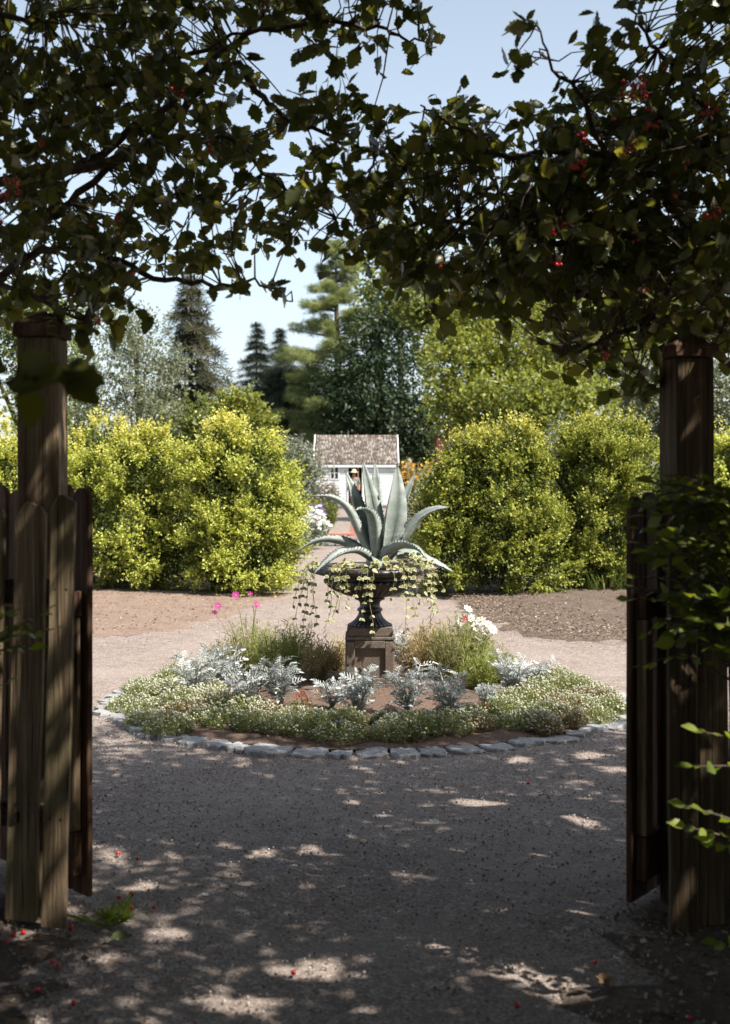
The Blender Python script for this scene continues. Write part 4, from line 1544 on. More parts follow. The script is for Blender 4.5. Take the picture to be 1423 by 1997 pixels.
# ------------------------------------------------------------------ unseen hedges added to block sky light and deepen the shade
def sky_block_hedge(label, x0, x1, y0, y1, z1, n):
    t = thing('sky_block_hedge', label, 'hedge', ((x0 + x1) / 2, (y0 + y1) / 2, 0), 'unseen hedges added to block sky light')
    o = np.stack([rng.uniform(x0, x1, n), rng.uniform(y0, y1, n), rng.uniform(.05, z1, n)], 1)
    p, M, tt = sprays(o, norm(rand_dirs(n) + np.array([0, 0, .3])), .26, 7, .085, 1.1, .5, 1.0, .03)
    x, y = px_of(p)
    ok = ((p[:, 1] < .3) | (x < -90) | (x > 1520)) & sun_gaps(p)
    link('foliage', leafmesh('foliage', T_diamond(.75), p[ok], M[ok], M_haw_plain), t, 'stuff')
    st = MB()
    for k in range(14):
        a = Vector((random.uniform(x0, x1), random.uniform(y0, y1), -.02))
        st.tube([a, a + Vector((random.uniform(-.2, .2), random.uniform(-.2, .2), z1 * .8))], [.03, .01], 5)
    st.build('stems', M_bark, t, 'stuff')
sky_block_hedge('unseen hedge added beyond the left frame edge to block sky light', -3.4, -1.55, -3.5, 4.2, 2.4, 2200)
sky_block_hedge('unseen hedge added behind the camera to block sky light', -3.4, 3.6, -5.5, -3.2, 3.4, 2400)

# ------------------------------------------------------------------ saplings in front of the fences
OV = T_oval(.62)
sap_me = leafmesh('leaf', OV, np.zeros((1, 3)), np.eye(3)[None], M_beech, rnd=[.2])
def sapling(label, base, twigs, mat, leaf, n_each, group=None, me=sap_me, cat='shrub', name='sapling', lim=300, extra=False):
    t = thing(name, label, cat, base, group)
    st = MB()
    P_, M_ = [], []
    for (a, b, c) in twigs:
        pa, pb, pc = [P(*q) if len(q) == 3 else Vector(q) for q in (a, b, c)]
        path = catmull([pa, pb, pc], 10)
        st.tube(path, [.004 * (1 - i / 12) + .001 for i in range(11)], 5)
        for k in range(n_each):
            f = .25 + .75 * k / max(1, n_each - 1)
            i = min(int(f * 10), 9)
            d = (path[i + 1] - path[i]).normalized()
            q = path[i].lerp(path[i + 1], f * 10 - i)
            s = 1 if k % 2 else -1
            side = d.cross(Vector((0, .25, 1))).normalized() * s
            ax = np.array([d * .6 + side * .9 + Vector((0, 0, -.15))]) + rng.normal(0, .25, (1, 3))
            if k == n_each - 1:
                ax = np.array([d])
            Mm = frames(ax, np.array([[0, -.35, 1.0]]) + rng.normal(0, .35, (1, 3)), [leaf * random.uniform(.7, 1.2)])[0]
            P_.append(np.array(q))
            M_.append(Mm)
    if extra:                                   # unseen foliage beside the path, added to darken the right side
        n = 5200
        o = np.stack([rng.uniform(1.25, 3.4, n), rng.uniform(-.8, 3.9, n), rng.uniform(.05, 2.7, n)], 1)
        x, y = px_of(o)
        o = o[(x > 1560) | (o[:, 1] < .3)]
        p, Me, tt = sprays(o, rand_dirs(len(o)), .22, 6, .07, 1.1, .5, 1.0, .02)
        x, y = px_of(p)
        ok = ((x > 1500) | (p[:, 1] < .3)) & sun_gaps(p)
        link('foliage', leafmesh('foliage', T_diamond(.7), p[ok], Me[ok], mat), t, 'stuff')
    m = 0
    if me is not None:
        for q, Mm in list(zip(P_, M_))[:lim]:
            leaf_obj('leaf', me, q, Mm, t)
            m += 1
    if len(P_) > m:
        link('foliage', leafmesh('foliage', OV, np.array(P_[m:]), np.array(M_[m:]), mat), t, 'stuff')
    st.build('stems', M_bark, t, 'stuff')
    return t

def fan(cx, cy, Y, n, spread, root):
    out = []
    for k in range(n):
        a = random.uniform(-spread, spread)
        ex, ey = cx + random.uniform(-1, 1) * spread, cy + random.uniform(-.6, .6) * spread
        yy = Y + random.uniform(-.2, .2)
        mx, my = (ex + root[0]) / 2 + random.uniform(-20, 20), (ey + root[1]) / 2 - 40
        out.append(((root[0], root[1], yy + .1), (mx, my, yy + .05), (ex, ey, yy)))
    return out
rng = np.random.default_rng(31)
random.seed(31)
dk_me = leafmesh('leaf', OV, np.zeros((1, 3)), np.eye(3)[None], M_beech_dark, rnd=[.2])
tw_dark = []
for k in range(54):
    ex, ey = random.uniform(1238, 1440), random.uniform(935, 1240)
    if ex < 1290 and ey > 1060 and random.random() < .7:
        ex += 70
    Y = random.uniform(3.85, 4.25)
    tw_dark.append(((1470, min(1450, ey + 160), Y + .05), ((ex + 1480) / 2, ey + 20, Y), (ex, ey + random.uniform(-20, 25), Y)))
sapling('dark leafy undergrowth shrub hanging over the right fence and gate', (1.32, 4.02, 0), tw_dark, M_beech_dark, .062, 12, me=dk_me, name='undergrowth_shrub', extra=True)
sapling('bright green sapling sprigs in front of the right fence at knee height', (1.16, 3.75, 0), [
    ((1500, 1520, 3.75), (1440, 1450, 3.75), (1362, 1424, 3.75)), ((1500, 1560, 3.75), (1450, 1500, 3.72), (1352, 1494, 3.72)),
    ((1500, 1640, 3.7), (1430, 1600, 3.7), (1336, 1572, 3.7)), ((1500, 1680, 3.7), (1440, 1640, 3.7), (1338, 1612, 3.7)),
    ((1500, 1700, 3.7), (1450, 1660, 3.7), (1385, 1640, 3.7)), ((1500, 1300, 3.8), (1450, 1230, 3.8), (1372, 1212, 3.8)),
    ((1500, 1260, 3.8), (1440, 1190, 3.8), (1400, 1160, 3.8)), ((1500, 1400, 3.8), (1440, 1290, 3.8), (1385, 1255, 3.8)),
    ((1500, 1900, 3.6), (1460, 1850, 3.6), (1405, 1840, 3.6))], M_beech, .058, 9)
sapling('yellow-green sapling twigs hanging against the dark right gate leaf', (1.18, 4.05, 0), [
    ((1420, 1260, 4.2), (1330, 1140, 4.2), (1238, 1125, 4.2)), ((1420, 1270, 4.2), (1340, 1180, 4.2), (1225, 1168, 4.2)),
    ((1420, 1300, 4.2), (1330, 1200, 4.2), (1262, 1235, 4.2)), ((1420, 1080, 4.2), (1330, 1040, 4.2), (1244, 1030, 4.2)),
    ((1420, 1100, 4.2), (1330, 1060, 4.2), (1256, 1072, 4.2)), ((1420, 1000, 4.2), (1330, 960, 4.2), (1215, 985, 4.2)),
    ((1420, 1000, 4.2), (1340, 950, 4.2), (1280, 935, 4.2)), ((1430, 1330, 4.2), (1340, 1280, 4.2), (1250, 1298, 4.2)),
    ((1430, 1150, 4.2), (1370, 1130, 4.2), (1270, 1095, 4.2))], M_beech, .044, 11)
sapling('small green sapling sprig in front of the left pickets', (-1.18, 3.75, 0), [
    ((-80, 1330, 3.8), (10, 1240, 3.8), (88, 1192, 3.8)), ((-80, 1330, 3.8), (0, 1250, 3.8), (106, 1226, 3.8)),
    ((-80, 1340, 3.8), (0, 1270, 3.8), (60, 1262, 3.8)), ((-80, 1300, 3.8), (-20, 1220, 3.8), (40, 1185, 3.8)),
    ((-80, 1420, 3.8), (-40, 1360, 3.8), (14, 1330, 3.8)), ((-80, 1330, 3.8), (-20, 1250, 3.8), (25, 1222, 3.8))], M_beech, .042, 10)
# hawthorn shoot close to the camera, out of focus
M_shoot = leaf_mat('shoot_leaf', [(0, (.06, .065, .012)), (1, (.10, .105, .02))], .4, .5, (1.5, 1.4, .4))
shoot_me = leafmesh('leaf', LOB[1], np.zeros((1, 3)), np.eye(3)[None], M_shoot, rnd=[.2])
hs = thing('hawthorn_shoot', 'blurred close hawthorn shoot with big leaves across the left post', 'hawthorn shoot', P(-70, 770, 2.5))
MB().tube(catmull([P(-120, 780, 2.5), P(10, 745, 2.5), P(100, 735, 2.5), P(140, 715, 2.5)], 12), [.004 - .0002 * i for i in range(13)], 6).build('stem', M_bark, hs)
for (px, py, dx, dz, s) in ((40, 725, .75, .35, .080), (70, 735, .9, -.05, .085), (20, 748, 1, -.1, .075), (122, 730, 1, -.22, .095), (135, 745, .8, -.6, .08), (50, 760, .15, -1, .085), (5, 725, -.5, .3, .07), (128, 716, .7, -.1, .06)):
    Mm = frames(np.array([[dx, -.2, dz]]), np.array([[.1, -.8, .6]]) + rng.normal(0, .3, (1, 3)), [s])[0]
    leaf_obj('leaf', shoot_me, P(px, py, 2.5), Mm, hs)
#PART3
# ------------------------------------------------------------------ golden hedge bushes
rng = np.random.default_rng(41)
random.seed(41)
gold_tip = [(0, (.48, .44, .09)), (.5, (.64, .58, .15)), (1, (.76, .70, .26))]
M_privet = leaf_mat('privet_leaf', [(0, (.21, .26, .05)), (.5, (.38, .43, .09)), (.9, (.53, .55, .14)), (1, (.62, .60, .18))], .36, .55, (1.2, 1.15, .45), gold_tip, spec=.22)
M_privet2 = leaf_mat('privet_leaf_green', [(0, (.09, .12, .022)), (.5, (.19, .23, .04)), (.9, (.35, .38, .075)), (1, (.48, .47, .11))], .34, .55, (1.2, 1.15, .45), gold_tip, spec=.22)

M_inner = leaf_mat('shaded_privet_leaf', [(0, (.035, .05, .012)), (.6, (.075, .098, .022)), (1, (.15, .17, .04))], .25, .6, (1.3, 1.3, .5), spec=.2)  # shade of the hedge interior put into the leaf colour
def bush(name, label, cat, blobs, Y, n, mat, tip_z, leaf=.05, group=None, L=.24, k=11, stems=7, tmpl=None, depth=1.0, wid=1.0):
    """blobs: (px, py, rx, ry, dY) seen in the photograph, standing Y metres away"""
    cs = [(np.array(P(px, py, Y + dy)), rx / F * Y, ry / F * Y) for (px, py, rx, ry, dy) in blobs]
    base = Vector((float(np.mean([c[0][0] for c in cs])), Y, 0))
    t = thing(name, label, cat, base, group)
    area = np.array([rx * ry for _, rx, ry in cs])
    cnt = (n * area / area.sum()).astype(int)
    O, D, Oi, Di = [], [], [], []
    for (c, rx, ry), m in zip(cs, cnt):
        dims = np.array([rx, (rx + ry) / 2 * depth, ry])
        # inner leaves, coloured darker so the gaps between clumps look shaded
        m0 = int(m * .42)
        u = rand_dirs(m0)
        Oi.append(c + u * dims * rng.uniform(.40, .88, (m0, 1)))
        Di.append(norm(u * .7 + np.array([0, -.1, .55]) + rng.normal(0, .35, (m0, 3))))
        # leafy sprays gathered in clumps on the surface
        ncl = max(12, int(74 * rx * ry))
        u = rand_dirs(ncl)
        u[:, 1] -= .2
        u = norm(u)
        cc = c + u * dims * rng.uniform(.86, 1.12, (ncl, 1))
        per = int(m * .80 / ncl)
        for q, uu in zip(cc, u):
            cr = rng.uniform(.05, .14)
            v = rand_dirs(per)
            O.append(q + v * np.array([1.25, 1.0, .6]) * cr * rng.uniform(.2, 1.0, (per, 1)))
            lift = .35 + .9 * max(0, uu[2])
            D.append(norm(np.tile(uu * .8, (per, 1)) + v * .45 + np.array([0, 0, lift]) + rng.normal(0, .22, (per, 3))))
    # long young shoots standing out of the top
    for (c, rx, ry) in cs:
        q = 26
        u = norm(rng.normal(0, 1, (q, 3)) * np.array([1, 1, .3]) + np.array([0, 0, .9]))
        O.append(c + u * np.array([rx, (rx + ry) / 2 * depth, ry]) * .98)
        D.append(norm(u * .5 + np.array([0, 0, 1.1]) + rng.normal(0, .25, (q, 3))))
    O = np.concatenate(O)
    D = np.concatenate(D)
    good = O[:, 2] > .12
    O, D = O[good], D[good]
    Ls = rng.uniform(.5, 1.2, len(O)) * L * np.where(rng.random(len(O)) < .06, 1.6, 1.0)
    p, M, tt = sprays(O, D, Ls, k, leaf, .95, .7, wid, .010, .35)
    ok = p[:, 2] > .02
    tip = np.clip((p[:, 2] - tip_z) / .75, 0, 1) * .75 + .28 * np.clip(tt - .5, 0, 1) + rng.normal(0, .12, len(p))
    tip = np.clip(tip, 0, 1)
    p, M, tip = p[ok], M[ok], tip[ok]
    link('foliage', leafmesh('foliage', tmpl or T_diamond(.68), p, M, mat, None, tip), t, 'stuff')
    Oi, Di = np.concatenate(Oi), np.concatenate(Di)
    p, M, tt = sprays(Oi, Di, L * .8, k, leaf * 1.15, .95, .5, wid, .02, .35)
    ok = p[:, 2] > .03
    link('shaded_foliage', leafmesh('shaded_foliage', T_diamond(.7), p[ok], M[ok], M_inner), t, 'stuff')
    st = MB()
    for i in range(stems):
        c, rx, ry = cs[random.randrange(len(cs))]
        s = Vector((c[0] + random.uniform(-.5, .5) * rx * .7, c[1] + random.uniform(-.3, .3) * rx, -.03))
        e = Vector((c[0] + random.uniform(-.8, .8) * rx, c[1] + random.uniform(-.7, .5) * rx, c[2] + random.uniform(0, .6) * ry))
        st.tube([s, s.lerp(e, .4) + Vector((random.uniform(-.06, .06), 0, .1)), e], [.022, .016, .006], 5)
        for q in range(4):
            f = s.lerp(e, random.uniform(.35, .9))
            st.tube([f, f + Vector((random.uniform(-.4, .4), random.uniform(-.5, .2), random.uniform(.1, .4)))], [.008, .003], 4)
    st.build('stems', M_treebark, t, 'stuff')
    return t

HB = 'golden hedge bushes'
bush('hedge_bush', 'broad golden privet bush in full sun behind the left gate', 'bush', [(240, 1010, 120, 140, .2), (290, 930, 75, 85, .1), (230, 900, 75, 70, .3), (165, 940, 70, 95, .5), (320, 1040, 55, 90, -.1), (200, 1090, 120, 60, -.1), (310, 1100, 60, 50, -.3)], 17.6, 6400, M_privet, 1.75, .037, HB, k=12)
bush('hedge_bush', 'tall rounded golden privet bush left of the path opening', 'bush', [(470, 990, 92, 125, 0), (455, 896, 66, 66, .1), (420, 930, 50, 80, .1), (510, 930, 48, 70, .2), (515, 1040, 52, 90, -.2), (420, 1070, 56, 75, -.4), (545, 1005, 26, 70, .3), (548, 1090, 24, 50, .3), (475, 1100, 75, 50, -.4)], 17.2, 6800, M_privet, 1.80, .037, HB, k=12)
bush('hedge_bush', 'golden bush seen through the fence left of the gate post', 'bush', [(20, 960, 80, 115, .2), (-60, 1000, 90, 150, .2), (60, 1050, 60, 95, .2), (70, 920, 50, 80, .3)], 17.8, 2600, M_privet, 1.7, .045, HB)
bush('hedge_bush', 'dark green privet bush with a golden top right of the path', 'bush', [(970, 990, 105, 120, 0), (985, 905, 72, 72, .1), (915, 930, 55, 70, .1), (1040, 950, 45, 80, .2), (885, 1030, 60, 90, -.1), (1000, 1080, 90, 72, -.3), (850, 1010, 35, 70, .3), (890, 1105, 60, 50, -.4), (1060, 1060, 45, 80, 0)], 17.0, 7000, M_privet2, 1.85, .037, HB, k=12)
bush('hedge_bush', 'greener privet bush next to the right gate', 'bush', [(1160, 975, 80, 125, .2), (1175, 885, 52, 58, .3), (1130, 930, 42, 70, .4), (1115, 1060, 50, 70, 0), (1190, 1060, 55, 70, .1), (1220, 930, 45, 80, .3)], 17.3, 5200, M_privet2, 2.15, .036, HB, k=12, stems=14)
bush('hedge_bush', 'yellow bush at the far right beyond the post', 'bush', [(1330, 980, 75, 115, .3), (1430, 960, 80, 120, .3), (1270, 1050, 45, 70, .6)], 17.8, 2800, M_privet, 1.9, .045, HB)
# grass under the right bush
M_grass = leaf_mat('grass_blade', [(0, (.05, .08, .015)), (.6, (.10, .14, .03)), (1, (.18, .20, .06))], .35, .6, (1.3, 1.3, .5))
n = 2600
o = np.stack([rng.uniform(3.0, 4.4, n), rng.uniform(16.8, 19.5, n), np.zeros(n)], 1)
d = norm(rng.normal(0, .3, (n, 3)) + np.array([0, 0, 1.0]))
M = frames(d, rand_dirs(n), rng.uniform(.15, .4, n), .12)
g_ = link('grass', leafmesh('grass', T_diamond(.5), o, M, M_grass), None, 'stuff')

# ------------------------------------------------------------------ trees behind
def crown_tree(name, label, blobs, Y, leaf, dens, mat, trunk_r=.18, group=None, tmpl=None, cat='tree', clump=.38, ncl=11, droop=0.0, depth=.8, trunk_px=None, wid=1.0, k=7, shoot=2.2, upd=.35):
    cs = [(np.array(P(px, py, Y + dy)), rx / F * Y, ry / F * Y) for (px, py, rx, ry, dy) in blobs]
    bx = (trunk_px - CX) / F * Y if trunk_px else float(np.mean([c[0][0] for c in cs]))
    base = Vector((bx, Y, 0))
    t = thing(name, label, cat, base, group)
    O, D = [], []
    for (c, rx, ry) in cs:
        rm = (rx + ry) / 2
        dims = np.array([rx, rm * depth, ry])
        m_cl = ncl
        u = rand_dirs(m_cl * 2)
        u[:, 1] -= .25
        u = norm(u)
        cc = c + u * dims * rng.uniform(.45, 1.0, (len(u), 1))
        for q in cc:
            cr = clump * rm * rng.uniform(.6, 1.15)
            m = max(8, int(dens * cr * cr / (leaf * leaf) * 1.5))
            v = rand_dirs(m)
            O.append(q + v * np.array([1.15, 1.0, .7]) * cr * rng.uniform(.3, 1.0, (m, 1)) ** .5)
            D.append(norm(v + np.array([0, 0, upd])))
    O = np.concatenate(O)
    D = np.concatenate(D)
    p, M, tt = sprays(O, D, leaf * shoot, k, leaf, 1.0, .45, wid, leaf * .3, .35, droop)
    ok = p[:, 2] > .05
    link('crown', leafmesh('crown', tmpl or T_diamond(.62), p[ok], M[ok], mat), t, 'stuff')
    zt = max(c[0][2] for c in cs)
    tr = MB()
    tr.tube([base + Vector((0, 0, -.1)), base + Vector((.1, 0, zt * .35)), base + Vector((-.05, 0, zt * .7)), Vector((bx, Y, zt))], [trunk_r, trunk_r * .8, trunk_r * .55, trunk_r * .2], 8)
    tr.build('trunk', M_treebark, t)
    lb = MB()
    for (c, rx, ry) in cs:
        s = base + Vector((0, 0, max(.3, c[2] - ry * 1.1) * .8))
        e = Vector(c)
        lb.tube([s, s.lerp(e, .5) + Vector((0, 0, .1 * ry)), e], [trunk_r * .4, trunk_r * .28, trunk_r * .1], 5)
    lb.build('limbs', M_treebark, t, 'stuff')
    return t

def LM(name, a, b_, c, tr=.35, tc=(1.35, 1.3, .5)):
    return leaf_mat(name, [(0, a), (.55, b_), (1, c)], tr, .55, tc)
M_greygreen = LM('grey_green_leaf', (.10, .115, .07), (.17, .19, .115), (.30, .31, .21), .3, (1.1, 1.1, .7))
M_oakgreen = LM('broadleaf_lit', (.12, .14, .03), (.21, .235, .05), (.36, .37, .11), .4)
M_olivegreen = LM('broadleaf_olive', (.08, .10, .027), (.14, .165, .045), (.23, .245, .075), .35)
M_darkgreen = LM('dark_evergreen', (.016, .03, .014), (.03, .052, .022), (.06, .088, .036), .2, (1.1, 1.2, .7))
M_larch = LM('yellow_green_leaf', (.16, .19, .05), (.26, .29, .08), (.38, .39, .13), .4)
M_spruce = LM('spruce_needle', (.026, .03, .012), (.055, .055, .023), (.11, .10, .048), .2, (1.1, 1.1, .6))
M_firdark = LM('fir_needle', (.026, .034, .024), (.045, .058, .038), (.085, .10, .062), .15, (1, 1, .8))
M_pine = LM('pine_needle', (.13, .165, .08), (.24, .275, .13), (.40, .42, .22), .32, (1.2, 1.2, .6))
M_bluegreen = LM('pale_shrub_leaf', (.13, .15, .10), (.22, .245, .165), (.33, .35, .25), .25, (1, 1, .8))

crown_tree('grey_leaved_tree', 'pale grey-green leafy tree behind the left golden bush', [(285, 700, 70, 110, 0), (235, 740, 75, 90, -.5), (310, 790, 50, 60, -1), (190, 790, 60, 70, 0), (255, 640, 60, 60, .5), (330, 730, 35, 60, 0)], 30, .085, .85, M_greygreen, .12, wid=.7)
crown_tree('broadleaf_tree', 'dark olive tree beyond the left gate post', [(60, 700, 90, 110, 0), (-40, 680, 110, 130, 0), (120, 650, 80, 80, .5), (90, 790, 90, 60, -1), (10, 600, 90, 70, 0)], 34, .11, .8, M_olivegreen, .2)
crown_tree('broadleaf_tree', 'tall bright green tree filling the background right of the dark evergreens', [(985, 700, 120, 90, 0), (1120, 690, 110, 100, .6), (900, 720, 75, 80, -.6), (1050, 790, 95, 60, -2.5), (960, 800, 80, 55, -2), (1160, 790, 90, 55, -2), (880, 800, 60, 55, -1), (1240, 720, 80, 100, 0), (920, 640, 80, 60, .8), (1040, 610, 110, 70, 1.5), (1200, 620, 100, 80, 1.5), (1010, 850, 90, 35, -2)], 43, .15, 1.0, M_oakgreen, .3, ncl=18)
crown_tree('broadleaf_tree', 'shaded olive green tree rising behind the bright green tree', [(900, 590, 90, 60, 0), (1000, 540, 100, 70, 0), (1120, 520, 120, 80, 0), (1260, 540, 110, 90, 0), (1360, 600, 100, 110, 0), (860, 650, 60, 70, 0), (820, 600, 50, 50, 0)], 58, .22, 1.1, M_olivegreen, .4, ncl=15)
crown_tree('feathery_tree', 'soft yellow-green tree between the white pine and the right hawthorn', [(740, 545, 55, 60, 0), (790, 580, 60, 60, 0), (730, 610, 55, 50, 0), (800, 520, 50, 50, 0), (770, 480, 45, 45, 0), (850, 560, 45, 45, 0)], 84, .3, .7, M_larch, .3)
crown_tree('evergreen_tree', 'broad dark green evergreen standing behind the shed', [(745, 665, 85, 75, 0), (700, 740, 75, 70, -1), (790, 740, 75, 85, -.5), (740, 790, 90, 60, -1.5), (670, 810, 50, 50, -1), (815, 820, 50, 60, 0), (770, 615, 50, 40, 0), (720, 850, 90, 35, 0), (810, 870, 45, 35, 0), (655, 770, 40, 60, 0)], 74, .28, 1.0, M_darkgreen, .4, ncl=14, tmpl=T_diamond(.45), upd=-.1)
crown_tree('leafy_tree', 'small lime-green tree behind the tall golden bush', [(465, 785, 38, 32, 0), (485, 815, 45, 30, 0), (440, 810, 35, 30, 0), (510, 830, 40, 25, 0)], 42, .12, .85, M_oakgreen, .12)
crown_tree('grey_shrub', 'pale grey-green shrub in front of the left end of the white shed', [(575, 885, 38, 38, 0), (600, 905, 35, 35, -.4), (560, 915, 40, 35, -.3), (610, 925, 26, 22, -.5), (585, 945, 42, 20, -.5)], 40, .10, .9, M_bluegreen, .07, cat='shrub', wid=.6)
crown_tree('willow_tree', 'drooping grey-green tree between the bright trees and the right post', [(1270, 760, 55, 60, 0), (1300, 820, 70, 60, 0), (1400, 760, 60, 90, 0), (1260, 850, 45, 40, 0), (1420, 860, 60, 60, 0)], 27, .09, 1.1, M_greygreen, .12, droop=1.2, ncl=16)
crown_tree('plume_shrub', 'pale feathery shrub showing between the two right-hand bushes', [(1095, 870, 28, 45, 0), (1110, 900, 24, 40, 0), (1080, 905, 22, 40, 0)], 22, .07, .7, M_bluegreen, .04, cat='shrub', wid=.4, upd=1.2)
crown_tree('leafy_tree', 'low green tree filling the gap behind the golden bushes at the left', [(380, 820, 60, 40, 0), (330, 850, 60, 40, 0), (150, 830, 80, 50, 0), (420, 850, 60, 35, 0)], 38, .12, .8, M_olivegreen, .12)

TN = T_needles(7, .5, .05, 3)
def conifer(name, label, px, top, Y, halfw, mat, leaf, gap=.42, droop=.35, per=6, trunk_r=.18, power=.8, group=None, irregular=.25, low=.4, rise=.1, hang=.4):
    """spruce shape: whorls of drooping branches hung with needles"""
    x0 = (px - CX) / F * Y
    zt = CAMZ + (HY - top) / F * Y
    hw = halfw / F * Y
    t = thing(name, label, 'conifer tree', (x0, Y, 0), group)
    MB().tube([(x0, Y, -.1), (x0, Y, zt * .5), (x0, Y, zt)], [trunk_r, trunk_r * .6, .02], 8).build('trunk', M_treebark, t)
    br = MB()
    O, D, S = [], [], []
    z = zt - .25
    while z > low:
        f = (zt - z) / zt
        for k in range(per):
            a = random.uniform(0, 2 * PI)
            L = hw * (f ** power) * random.uniform(1 - irregular * 1.6, 1 + irregular * .6) + .12
            pts = []
            for q in range(6):
                s = q / 5
                zz = z + rise * L * s - droop * L * s * s + .10 * L * max(0, s - .6)
                pts.append(Vector((x0 + math.cos(a) * L * s, Y + math.sin(a) * L * s, zz)))
            br.tube(pts, [.03 * (1 - q / 6) + .006 for q in range(6)], 4)
            m = max(6, int(L / leaf * 10.0))
            for q in range(m):
                s = random.uniform(.12, 1.0)
                i = min(int(s * 5), 4)
                p = pts[i].lerp(pts[i + 1], s * 5 - i)
                d = (pts[i + 1] - pts[i]).normalized()
                sd = Vector((-d.y, d.x, 0)) * random.choice((-1, 1))
                w = (1 - s * .5) * L * .28 * random.random()
                O.append(tuple(p + sd * w + Vector((0, 0, -hang * w))))
                D.append(tuple((d * .7 + sd * .5 + Vector((0, 0, -hang * random.random()))).normalized()))
                S.append(leaf * random.uniform(.7, 1.4))
        z -= gap * random.uniform(.7, 1.3) * (.6 + .6 * f)
    br.build('branches', M_treebark, t, 'stuff')
    O, D, S = np.array(O), np.array(D), np.array(S)
    M = frames(D, norm(np.array([0, 0, 1.0]) + rng.normal(0, .3, (len(O), 3))), S, 1.0)
    link('needles', leafmesh('needles', TN, O, M, mat), t, 'stuff')
    return t
conifer('spruce_tree', 'tall brownish spruce with drooping branch tips left of the sky gap', 372, 535, 55, 150, M_spruce, .40, .66, .60, 9, .22, .85, hang=1.0, rise=.30, irregular=.35)
conifer('fir_tree', 'slim dark fir left of its twin in the middle of the sky gap', 500, 628, 86, 105, M_firdark, .42, .60, .30, 8, .2, .95, 'pair of distant firs', low=1.0)
conifer('fir_tree', 'slim dark fir to the right of its twin beside the white pine', 546, 640, 86, 100, M_firdark, .42, .60, .30, 8, .2, .95, 'pair of distant firs', low=1.0)
crown_tree('black_pine', 'nearly black dense pine below the distant firs', [(575, 745, 40, 30, 0), (545, 785, 50, 35, 0), (600, 770, 40, 30, 0), (570, 825, 60, 30, 0), (620, 800, 40, 30, 0), (520, 810, 40, 35, 0), (540, 745, 30, 25, 0)], 80, .30, .9, M_firdark, .25, cat='conifer tree', tmpl=T_needles(6, .7, .06, 5))

def white_pine():
    px, top, Y = 655, 470, 76
    x0 = (px - CX) / F * Y
    zt = CAMZ + (HY - top) / F * Y
    t = thing('white_pine', 'tall white pine with level plates of foliage against the sky', 'conifer tree', (x0, Y, 0))
    MB().tube([(x0, Y, -.1), (x0 + .1, Y, zt * .5), (x0 - .05, Y, zt)], [.32, .22, .03], 8).build('trunk', M_treebark, t)
    br = MB()
    O, D, S = [], [], []
    z = zt - .4
    lv = 0
    while z > 2.2:
        f = (zt - z) / zt
        for k in range(7):
            a = (k + random.uniform(-.4, .4)) * PI / 3.5 + lv
            L = (.7 + 3.0 * min(1, f * 1.9)) * random.uniform(.4, 1.2)
            zb = random.uniform(-1.1, 1.1)
            up = random.uniform(-.02, .42)
            pts = []
            for q in range(6):
                s = q / 5
                pts.append(Vector((x0 + math.cos(a) * L * s, Y + math.sin(a) * L * s, z + zb * .5 + up * L * s - .12 * L * s * s + .12 * L * max(0, s - .7))))
            br.tube(pts, [.055 * (1 - q / 6) + .01 for q in range(6)], 5)
            m = int(24 + 62 * L)
            for q in range(m):
                s = random.uniform(.22, 1.0) ** .8
                i = min(int(s * 5), 4)
                p = pts[i].lerp(pts[i + 1], s * 5 - i)
                d = (pts[i + 1] - pts[i]).normalized()
                sd = Vector((-d.y, d.x, 0))
                w = random.gauss(0, .13) * L * (1.15 - .5 * s)
                O.append(tuple(p + sd * w + Vector((0, 0, random.uniform(-.15, .32)))))
                D.append(tuple((d * .5 + Vector((random.gauss(0, .6), random.gauss(0, .6), random.uniform(-.1, .9)))).normalized()))
                S.append(random.uniform(.20, .40))
        z -= random.uniform(.75, 1.2)
        lv += .5
    br.build('branches', M_treebark, t, 'stuff')
    O, D, S = np.array(O), np.array(D), np.array(S)
    M = frames(D, norm(np.array([0, 0, 1.0]) + rng.normal(0, .3, (len(O), 3))), S, 1.0)
    link('needles', leafmesh('needles', T_needles(9, .8, .05, 7), O, M, M_pine), t, 'stuff')
white_pine()

# a far belt of woodland closes the view behind everything
def belt():
    n = 5200
    x = rng.uniform(-170, 170, n)
    y = rng.uniform(118, 150, n)
    top = 5.5 + 1.6 * np.sin(x * .13 + 1) + 1.2 * np.sin(x * .31) + .8 * np.sin(x * .77)
    gapm = np.abs(x + 8.5) < 5
    top = np.where(gapm, np.minimum(top, 4.0), top)
    z = rng.random(n) * top
    o = np.stack([x, y, z], 1)
    d = rand_dirs(n)
    p, M, tt = sprays(o, d, 1.4, 7, .75, 1.0, .4, 1.0, .4)
    link('woodland', leafmesh('woodland', T_diamond(.7), p, M, M_olivegreen), None, 'stuff')
belt()

# ------------------------------------------------------------------ white shed, house behind, person
M_white, nt, b, out = new_mat('white_paint')
n1 = noise(nt, 3, 4, .6, coords(nt))
nt.links.new(ramp(nt, n1.outputs[0], [(.3, (.70, .70, .70)), (.7, (.82, .82, .81))]), b.inputs['Base Color'])
b.inputs['Roughness'].default_value = .6
M_shingle = leaf_mat('wood_shingle', [(0, (.10, .078, .066)), (.35, (.165, .135, .118)), (.75, (.25, .215, .19)), (1, (.38, .335, .305))], 0.0, .9, spec=.1)
M_dark = simple_mat('dark_interior', (.012, .01, .01), rough=.9)
M_glass, nt, b, out = new_mat('window_glass')
b.inputs['Base Color'].default_value = (.05, .07, .08, 1)
b.inputs['Roughness'].default_value = .08
M_terra = simple_mat('red_painted_wood', (.40, .17, .12), (.48, .22, .16), 6, .7)
M_roofred = simple_mat('red_roof', (.26, .10, .08), (.36, .15, .12), 3, .9)
